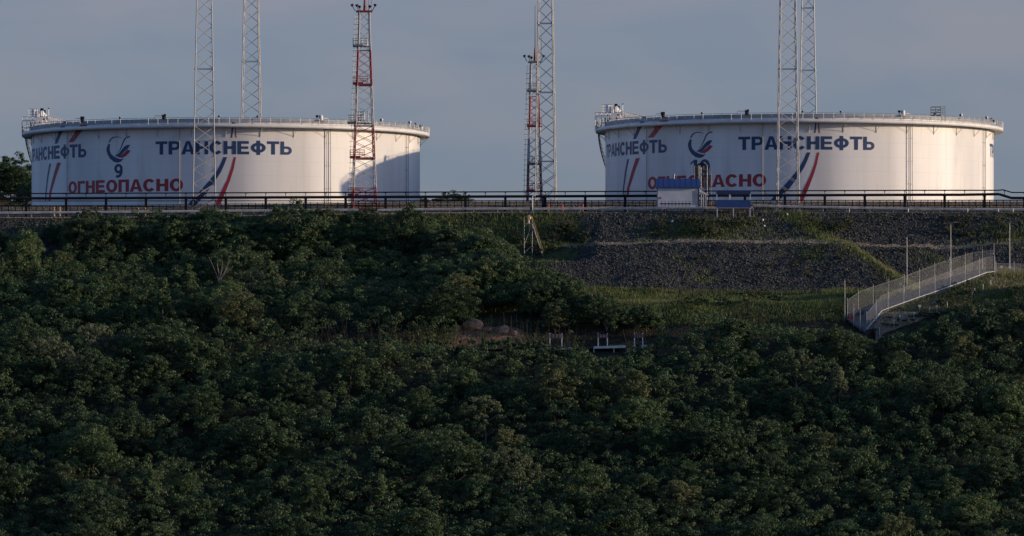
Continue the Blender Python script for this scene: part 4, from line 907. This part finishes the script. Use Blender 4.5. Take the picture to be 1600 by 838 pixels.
spec = [('broad dark green', 'dark', 4.4, 7.0, .3, 190, 130, .10, 'dome'), ('round dark green', 'dark', 3.7, 6.8, .3, 165, 130, .095, 'dome'),
        ('low spreading dark green', 'dark', 4.8, 5.9, .2, 200, 130, .10, 'dome'), ('bushy mid green', 'mid', 4.0, 6.6, .3, 170, 130, .095, 'dome'),
        ('tall mid green', 'mid', 3.4, 8.0, .4, 165, 130, .09, 'dome'), ('broad mid green', 'mid', 4.6, 6.8, .3, 190, 130, .105, 'dome'),
        ('olive tinted', 'olive', 4.0, 6.5, .3, 170, 130, .09, 'dome'), ('tall olive tinted', 'olive', 3.3, 7.6, .3, 155, 130, .09, 'dome'),
        ('narrow upright green', 'mid', 2.5, 8.0, .3, 130, 125, .09, 'spire'), ('pale silvery', 'pale', 2.9, 7.2, .3, 125, 125, .09, 'spire'),
        ('loose pale green', 'pale', 3.3, 6.4, .5, 90, 130, .09, 'dome'), ('ragged dark green', 'dark', 4.2, 7.4, .3, 135, 145, .10, 'dome')]
for k, (nm, mk, R, H, b, lb, per, lf, shp) in enumerate(spec):
    PROTO.append((nm, crown('crown', LM[mk], R, H, b, lb, per, lf, shp), trunk_mesh(H, R, b, k, M['pale_bark'] if mk == 'pale' else M['bark']), R, H))
LIM = np.array([(-400, 352), (0, 352), (70, 346), (110, 336), (180, 325), (300, 323), (560, 324), (640, 326), (700, 335), (760, 351), (800, 377), (822, 408), (850, 445), (905, 452), (930, 478), (1000, 492), (1100, 483), (1180, 500), (1260, 508), (1330, 512), (1370, 526), (1400, 514), (1440, 499), (1500, 478), (1540, 468), (1600, 456), (2000, 450)])
LIM2 = np.array([(-400, 0), (470, 0), (500, 527), (640, 527), (700, 532), (830, 540), (845, 539), (880, 539), (915, 539), (925, 553), (980, 553), (986, 539), (1010, 538), (1040, 500), (1060, 0), (2000, 0)])
COLS = ['at the left edge', 'below the number 9', 'below the front lattice mast', 'below the left tank', 'below the banded mast', 'below the gap between tanks', 'below the hut', 'below the right lattice mast', 'below the ramp foot', 'at the right edge']
ROWS = [(360, 'topmost'), (410, 'upper hill'), (470, 'middle hill'), (545, 'forest edge'), (600, 'upper forest'), (660, 'middle forest'), (730, 'lower forest'), (2000, 'bottom row')]
def region(px, r_): return COLS[int(min(9, max(0, px / 160)))], next(n for r, n in ROWS if r_ < r)
def add_tree(proto, x, y, s, sz=1, label=None, cat='tree', group=None, name='tree', rz=None):
    nm, cm, tm, R, H = PROTO[proto]; o = empty(name, (x, y, gz(x, y) - .1)); o.scale = (s * rnd.uniform(.82, 1.12), s * rnd.uniform(.85, 1.15), s * sz); o.rotation_euler.z = rnd.uniform(0, 6.28) if rz is None else rz
    link('crown', cm, o); link('trunk', tm, o); return tag(o, label, cat, group)
size_word = lambda s: 'small' if s < .78 else ('large' if s > 1.05 else 'medium')
NT = 246; trees = []; tries = 0
weights = [5, 5, 5, 4, 3, 4, 3, 2, 2, 1, 1, 4]
def spot_ok(x, y, s, H, R, pxl):
    top_row = HOR - (gz(x, y) + H * s) * F / y
    rr = R * s * F / y * .8
    for q in (pxl - rr, pxl, pxl + rr):
        if top_row < np.interp(q, LIM[:, 0], LIM[:, 1]) + (8 if q != pxl else 0) * 0: return False
        if y < 1208 and top_row < np.interp(q, LIM2[:, 0], LIM2[:, 1]): return False
    return True
while tries < 14000 and len(trees) < NT:
    tries += 1; y = rnd.uniform(1139, 1268); x = rnd.uniform(-77, 86); pxl = 800 + x * F / y
    if 1206 < y < 1216 and pxl < 1030 or (835 < pxl < 1100 and 1206 < y < 1218): continue
    if pxl > 880 and y > (1229 if pxl < 1330 else 1212 + (pxl - 1330) * .06): continue
    if 1213 < y < 1221.5 and 712 < pxl < 832: continue
    k = rnd.choices(range(12), weights)[0]; s = rnd.choice([rnd.uniform(.5, .75), rnd.uniform(.6, .95), rnd.uniform(.85, 1.15)]); nm, _, _, R, H = PROTO[k]
    if y > 1245: s *= .9
    sp = 6.3 if y < 1206 else 4.9
    if any((x - t[0]) ** 2 + (y - t[1]) ** 2 < (sp * (.6 + .4 * (s + t[2]) / 2)) ** 2 for t in trees): continue
    ok = False
    for s2 in (s, s * .8, s * .62, s * .5):
        if s2 > .42 and spot_ok(x, y, s2, H, R, pxl): ok = True; break
    if not ok: continue
    trees.append((x, y, s2, k, pxl))
for row_y, st_ in ((1266, 27), (1260.5, 31)):
    for px in np.arange(118, 700, st_):
        y = row_y + rnd.uniform(-1.2, 1.2); pxl = px + rnd.uniform(-6, 6); x = (pxl - 800) * y / F; k = rnd.choice([0, 1, 3, 4, 5, 6, 11, 4])
        want = np.interp(pxl, LIM[:, 0], LIM[:, 1]) + (rnd.uniform(0, 9) if row_y > 1262 else rnd.uniform(6, 26)); s = ((HOR - want) * y / F - gz(x, y)) / (PROTO[k][4] * 1.03)
        if .4 < s < 1.35: trees.append((x, y, s, k, pxl))
for y_, a_, b_ in ((1257, 690, 765), (1250, 700, 800), (1244, 735, 822), (1238, 760, 838), (1231, 690, 845), (1225, 850, 900)):
    for px in np.arange(a_, b_, 29):
        y = y_ + rnd.uniform(-1, 1); pxl = px + rnd.uniform(-5, 5); x = (pxl - 800) * y / F; k = rnd.choice([0, 1, 3, 5, 11, 6])
        want = np.interp(pxl + 12, LIM[:, 0], LIM[:, 1]) + rnd.uniform(2, 20); s = min(1.1, ((HOR - want) * y / F - gz(x, y)) / (PROTO[k][4] * 1.03))
        if s > .35: trees.append((x, y, s, k, pxl))
print('TREES', len(trees))
for x, y, s, k, pxl in trees:
    r_ = HOR - (gz(x, y) + PROTO[k][4] * s * .7) * F / y; c, v = region(pxl, r_); nm = PROTO[k][0]; sw = size_word(s)
    o = add_tree(k, x, y, s, rnd.uniform(.9, 1.12), f'{sw} {nm} tree, {v}, {c}', 'tree', 'trees of the hillside forest')
# trees that stand out in the photo
for px, y, k, s, rt, lb in ((1310, 1186, 9, 1.15, 585, 'pale silvery leaved tree standing out among darker crowns right of the hillside road'), (1520, 1212, 9, .8, 480, 'pale feathery tree on the bank below the upper part of the ramp'), (90, 1192, 10, 1.1, 0, 'loose pale green tree catching light on the left hillside'), (420, 1236, 10, .95, 0, 'pale leafy tree high on the left hill'), (1575, 1200, 9, .9, 0, 'pale feathery tree at the right edge below the ramp bank')):
    add_tree(k, (px - 800) * y / F, y, s, 1, lb, 'tree', None)
for px, y, k, s, lb in ((842, 1232, 0, .95, 'dark tree at the right end of the wooded hill beside the stony slope'), (866, 1226, 2, .95, 'broad dark tree standing behind the leftmost chevron sign'), (893, 1223, 1, .8, 'dark rounded tree between the left two chevron signs and the grass'), (925, 1221, 2, .7, 'low dark tree behind the middle chevron sign'), (960, 1219, 0, .62, 'small dark tree between the middle and rightmost chevron signs'), (1012, 1219.5, 5, .65, 'mid green tree just right of the rightmost chevron sign')):
    add_tree(k, (px - 800) * y / F, y, s, 1, lb, 'tree', None)
# woods on the far side of the plateau
for i in range(15):
    a = rnd.random(); x = rnd.uniform(-98, -79); y = rnd.uniform(1400, 1440)
    add_tree(rnd.choice([0, 1, 5, 11]), x, y, rnd.uniform(.8, 1.25), 1, 'dark tree on the far rise behind the left tank', 'tree', 'trees on the rise behind the left tank')
for i in range(16):
    x = rnd.uniform(-18, 1); y = rnd.uniform(1450, 1475); s = rnd.uniform(.5, .62) * (1 if x < -9 else .68)
    add_tree(rnd.choice([0, 1, 11]), x, y, s, 1, 'dark far tree showing through the pipe rack between the tanks', 'tree', 'far trees between the tanks')
# dead pale snags on the hill
for px, r_, h, lb in ((343, 440, 3.6, 'bare grey branching snag on the left hill'), (700, 470, 3.2, 'thin bleached dead stem in the middle of the wooded hill'), (508, 470, 2.4, 'small bent dead branch on the wooded hill'), (948, 515, 4.0, 'bare pale branches of a dead tree above the chevron signs')):
    y = 1232 if r_ < 500 else 1219; x = (px - 800) * y / F; z = P(px, r_, y).z; o = empty('dead_tree', (x, y, gz(x, y)), lb, 'dead tree'); mb = MB(); b0 = z - gz(x, y); mb.tube((0, 0, -.3), (0, 0, b0), .12, .08, n=6)
    for k in range(9): a = rnd.uniform(-1, 1); e = Vector((a * h * .45, rnd.uniform(-.6, .2), b0 + h * rnd.uniform(.4, 1))); m0 = Vector((a * .3, 0, b0 + h * .15)); mb.tube((0, 0, b0 - .2), m0, .07, .05, n=5); mb.tube(m0, e, .045, .02, n=5); mb.tube(m0.lerp(e, .6), e + Vector((rnd.uniform(-.5, .5), 0, .5)), .025, .01, n=4)
    mb.build('trunk', M['pale_bark'], o)
# bushes on the stony slopes and grass
BUSH = [crown('foliage', LM[m_], 1.3, 1.5, .1, 13, 110, .09, 'dome') for m_ in ('dark', 'mid', 'mid', 'olive', 'pale')]
STEM = trunk_mesh(1.4, 1.1, .3, 99, M['bark'], 6, .05)
def bush(px, r_, s, label, group, k=None):
    p = hit(px, r_, 1217)
    if p.x > 48 and p.y > np.interp(p.x, RMP[:, 0], RMP[:, 1]) - 1.6 and p.y < np.interp(p.x, RMP[:, 0], RMP[:, 1]) + 5: return
    o = empty('bush', (p.x, p.y, p.z - .05)); o.scale = (s * rnd.uniform(.9, 1.4), s, s * rnd.uniform(.6, .95)); o.rotation_euler.z = rnd.uniform(0, 6)
    link('foliage', rnd.choice(BUSH[:4]) if k is None else BUSH[k], o); link('stems', STEM, o); tag(o, label, 'bush', group)
def bushes(n, x0, x1, r0, r1, s0, s1, label, group, k=None):
    for i in range(n): bush(rnd.uniform(x0, x1), rnd.uniform(r0, r1), rnd.uniform(s0, s1), label, group, k)
bushes(22, 1030, 1180, 347, 372, .7, 1.3, 'green bush on the bank below the hut and blue shelter', 'bushes below the hut')
bushes(13, 868, 925, 355, 384, .7, 1.35, 'green bush on the bank right of the steel platform', 'bushes right of the steel platform')
bushes(10, 800, 870, 378, 400, .6, 1.2, 'green bush at the foot of the steel platform', 'bushes at the foot of the steel platform')
bushes(14, 1250, 1330, 345, 372, .5, 1.0, 'low green bush right of the grassy corner of the slope', 'bushes on the upper slope right of the corner')
bushes(16, 1480, 1600, 340, 375, .6, 1.1, 'low green bush on the upper slope at the far right', 'bushes on the far right upper slope')
bushes(24, 1040, 1420, 385, 440, .35, .75, 'small bush among the stones of the lower slope', 'tufts on the lower stony slope')
bushes(26, 880, 1330, 462, 505, .6, 1.2, 'olive green bush at the grassy slope foot', 'bushes at the foot of the slope')
bushes(18, 1430, 1600, 455, 500, .7, 1.3, 'green bush on the bank below the upper ramp', 'bushes below the ramp')
bushes(8, 1335, 1420, 500, 530, .6, 1.1, 'dark bush around the lower end of the ramp', 'bushes at the lower end of the ramp', 0)
bushes(9, 640, 835, 500, 530, .35, .65, 'small green bush clinging to the red road cut', 'bushes on the road cut')
for k_, px in enumerate(list(np.arange(490, 922, 13.5)) + [988, 1001, 1014, 1027]):
    y = 1204.6 + rnd.uniform(-.8, .6); x = (px - 800) * y / F; want = (536.5 if px > 835 else 529) + rnd.uniform(0, 6); zt = (HOR - want) * y / F - gz(x, y)
    if zt < .5: continue
    sc_ = zt / 1.55; o = empty('bush', (x, y, gz(x, y) - .05)); o.scale = (1.3, 1.2, sc_); o.rotation_euler.z = rnd.uniform(0, 6); link('foliage', rnd.choice(BUSH[:3]), o); link('stems', STEM, o)
    tag(o, 'green bush along the road edge below the wooded hill' if px < 700 else ('green bush along the road edge below the red road cut' if px < 835 else 'green bush along the road edge by the chevron signs'), 'bush', 'bushes hiding the hillside road')
# the understorey: one continuous mass of shrubs and saplings filling the wood between the trees
NL = 26000; X = rng.uniform(-78, 88, NL); Y = rng.uniform(1138, 1269, NL); pxl = 800 + X * F / Y
hc = np.clip(.62 + .5 * vnoise(X, Y, 1.25, 21) + .35 * vnoise(X, Y, .6, 22), 0, 1.3); lh = .4 + 4.6 * hc * (.7 + .3 * rng.random(NL)); lr = .38 + .5 * rng.random(NL)
ZT = terr(X, Y) + lh + lr * .8; rowt = HOR - ZT * F / Y
lim = np.interp(pxl, LIM[:, 0], LIM[:, 1]); lim2 = np.where(Y < 1208, np.interp(pxl, LIM2[:, 0], LIM2[:, 1]), 0)
keep = (rowt > lim + 2) & (rowt > lim2 + 2) & ~((Y > 1206) & (Y < 1214) & (pxl < 1030)) & ~((Y > 1206) & (Y < 1217.5) & (pxl > 830) & (pxl < 1080) & (lh > 1.6)) & ~((Y > 1231) & (pxl > 870)) & ~((Y > 1213) & (Y < 1221.5) & (pxl > 712) & (pxl < 832) & (lh > .9)) & ~((Y > 1256) & (pxl < 130)) & ~((pxl > 1335) & (Y > 1213 + (pxl - 1335) * .065))
low = (rowt <= lim + 2) & (Y > 1230) & (pxl < 700) & (pxl > 130)          # near the crest only low growth
lh = np.where(low, .3, lh); lr = np.where(low, .45, lr); keep |= low & ((HOR - (terr(X, Y) + .6) * F / Y) > lim)
X, Y, lh, lr = X[keep], Y[keep], lh[keep], lr[keep]; NL = len(X); per = 60; N_ = NL * per
cx = np.repeat(np.stack([X, Y, terr(X, Y) + lh], -1), per, 0); dd = unit(N_); dd[:, 2] = np.where(rng.random(N_) < .7, np.abs(dd[:, 2]), dd[:, 2]); rr = np.repeat(lr, per) * (.5 + .55 * rng.random(N_) ** .5)
pos = cx + dd * rr[:, None] * np.array([1, 1, .8]); nn = dd * .9 + unit(N_) * .75; nn /= np.linalg.norm(nn, axis=1)[:, None]
tone = np.clip(np.repeat(.45 + .35 * vnoise(X, Y, 5, 23) + rng.normal(0, .16, NL), per) + rng.normal(0, .1, N_), 0, 1)
me_ = leaves_mesh('undergrowth', pos, nn, .12 * (.6 + .8 * rng.random(N_)), tone, leaf_material('leaves_understorey', [(.016, .036, .017), (.036, .07, .029), (.068, .10, .044)]))
tag(link('undergrowth', me_), 'dense green shrubs and saplings filling the ground beneath and between the forest trees', 'undergrowth', kind='stuff')
print('UNDER', NL)
# tall grass: blades
def blades(n, X, Y, h, name, label, cols):
    n = len(X); Z = terr(X, Y) - .05; a = rng.uniform(0, 6.28, n); hh = h * (.5 + rng.random(n)); w_ = .045 + .04 * rng.random(n); lean = rng.normal(0, .22, (n, 2))
    base = np.stack([X, Y, Z], -1); d = np.stack([np.cos(a) * w_, np.sin(a) * w_, 0 * a], -1); tip = base + np.stack([lean[:, 0] * hh, lean[:, 1] * hh, hh], -1)
    q = np.stack([base - d, base + d, tip], 1).reshape(-1, 3); me = bpy.data.meshes.new(name); me.vertices.add(3 * n); me.vertices.foreach_set('co', q.astype(np.float32).reshape(-1))
    me.loops.add(3 * n); me.loops.foreach_set('vertex_index', np.arange(3 * n, dtype=np.int32)); me.polygons.add(n); me.polygons.foreach_set('loop_start', np.arange(0, 3 * n, 3, dtype=np.int32)); me.polygons.foreach_set('loop_total', np.full(n, 3, dtype=np.int32))
    me.update(calc_edges=True); at = me.attributes.new('tone', 'FLOAT', 'POINT'); at.data.foreach_set('value', np.repeat(np.clip(.45 + .5 * vnoise(X, Y, 4, 8) + .45 * (1 - smooth(0, 8, X)) * smooth(1262, 1267, Y) + rng.normal(0, .15, n), 0, 1), 3).astype(np.float32))  # blades on the upper left bank toned paler, sunlight painted into the grass
    me.materials.append(cols); tag(link(name, me), label, 'grass', kind='stuff')
GM = leaf_material('grass_blades', [(.035, .07, .022), (.075, .11, .035), (.16, .16, .075)], .35)
def gmask(X, Y):
    pxl = 800 + X * F / Y; xd = 41.8 + (1272 - Y) * .75
    a = .95 * (Y > 1221) * (Y < 1246.5) * (pxl > 850) * 1.0
    b = .9 * np.exp(-((X - xd + 1.0) / 2.8) ** 2) * (Y > 1236) * (Y < 1272)
    c = 1.0 * (1 - smooth(3, 12, X)) * (Y > 1262) * (Y < 1271.6) * smooth(-32, -16, X)
    d = .35 * np.clip(vnoise(X, Y, 4.2, 5) + vnoise(X, Y, 1.4, 6) * .5 - .45, 0, 1) * (Y > 1246) * (Y < 1271.8) * (X > 4)
    e = .8 * np.exp(-((X - 29) / 8) ** 2 - ((Y - 1266) / 3.5) ** 2) + .7 * np.exp(-((X - 76) / 6) ** 2 - ((Y - 1266) / 3.5) ** 2)
    f = .22 * (Y > 1214) * (Y < 1221) * (pxl > 640) * (pxl < 840)
    return np.clip(np.maximum.reduce([a, b, c, d, e, f]), 0, 1)
n = 330000; X = rng.uniform(-40, 92, n); Y = rng.uniform(1213, 1272, n); k_ = rng.random(n) < gmask(X, Y) * (.55 + .45 * (vnoise(X, Y, 1.1, 11) > -.2)); X, Y = X[k_], Y[k_]
blades(0, X, Y, .5, 'tall_grass', 'rough tall grass growing on the banks and foot of the stony slope', GM)
# rubble stones on the slopes
n = 60000; X = rng.uniform(-90, 92, n); Y = rng.uniform(1244.5, 1271.8, n); k_ = (rng.random(n) > gmask(X, Y) * .8) & ((X > -6) | (Y > 1260)); ye_ = Y - 4 * smooth(-2.5, 2.5, X - (41.8 + (1272 - Y) * .75)) * np.clip((1271 - Y) / 8, 0, 1) * smooth(1235, 1250, Y); k_ &= ~((abs(ye_ - 1260.3) < 1.2) & (X > 6)); X, Y = X[k_], Y[k_]; n = len(X)
Z = terr(X, Y) + .05; s = .06 + .15 * rng.random(n) ** 2.4
oc = np.array([(1, 0, 0), (0, 1, 0), (-1, 0, 0), (0, -1, 0), (0, 0, .8), (0, 0, -.8)]); q = oc[None] * (1 + .35 * rng.normal(size=(n, 6, 1))) * s[:, None, None]; rot_ = rng.uniform(0, 6.28, n); co, si = np.cos(rot_)[:, None], np.sin(rot_)[:, None]
q = np.stack([q[..., 0] * co - q[..., 1] * si, q[..., 0] * si + q[..., 1] * co, q[..., 2]], -1) + np.stack([X, Y, Z], -1)[:, None]
tri = np.array([(0, 1, 4), (1, 2, 4), (2, 3, 4), (3, 0, 4), (1, 0, 5), (2, 1, 5), (3, 2, 5), (0, 3, 5)]); fc = (tri[None] + 6 * np.arange(n)[:, None, None]).reshape(-1)
me = bpy.data.meshes.new('rubble'); me.vertices.add(6 * n); me.vertices.foreach_set('co', q.astype(np.float32).reshape(-1)); nf = 8 * n
me.loops.add(3 * nf); me.loops.foreach_set('vertex_index', fc.astype(np.int32)); me.polygons.add(nf); me.polygons.foreach_set('loop_start', np.arange(0, 3 * nf, 3, dtype=np.int32)); me.polygons.foreach_set('loop_total', np.full(nf, 3, dtype=np.int32)); me.update(calc_edges=True)
at = me.attributes.new('tone', 'FLOAT', 'POINT'); at.data.foreach_set('value', np.repeat(rng.random(n), 6).astype(np.float32))
sm_ = mat('rubble_stone', (.1, .1, .1), .9); t = sm_.node_tree; a_ = t.nodes.new('ShaderNodeAttribute'); a_.attribute_name = 'tone'; r_ = t.nodes.new('ShaderNodeValToRGB')
r_.color_ramp.elements[0].color = (.030, .031, .030, 1); r_.color_ramp.elements[1].color = (.108, .106, .092, 1); t.links.new(a_.outputs['Fac'], r_.inputs[0]); t.links.new(r_.outputs[0], t.nodes['Principled BSDF'].inputs['Base Color'])
me.materials.append(sm_); tag(link('rubble', me), 'loose grey rubble stones covering the terraced slope', 'rubble', kind='stuff')

# ------------------------------------------------------------ telling look-alikes apart by their order from the left
ORD = ['leftmost', 'second from left', 'third from left', 'fourth from left', 'fifth from left', 'sixth from left', 'seventh from left', 'eighth from left', 'ninth from left', 'tenth from left', 'eleventh from left', 'twelfth from left', 'thirteenth from left', 'fourteenth from left', 'fifteenth from left', 'sixteenth from left', 'seventeenth from left', 'eighteenth from left', 'nineteenth from left', 'twentieth from left', 'twenty-first from left', 'twenty-second from left', 'twenty-third from left', 'twenty-fourth from left', 'twenty-fifth from left', 'twenty-sixth from left']
by = {}
for o in sc.objects:
    if o.parent is None and o.get('label') and o.get('kind') is None: by.setdefault(o['label'], []).append(o)
for lb, L in by.items():
    if len(L) < 2: continue
    L.sort(key=lambda o: o.location.x / o.location.y)
    for k, o in enumerate(L):
        w_ = ORD[k] if k < len(ORD) and k < len(L) - 1 else ('rightmost' if k == len(L) - 1 else None)
        if w_ and len(lb.split()) + len(w_.split()) <= 16: o['label'] = w_ + ' ' + lb
        elif w_: print('LONG', lb)
        if not o.get('group'): o['group'] = lb
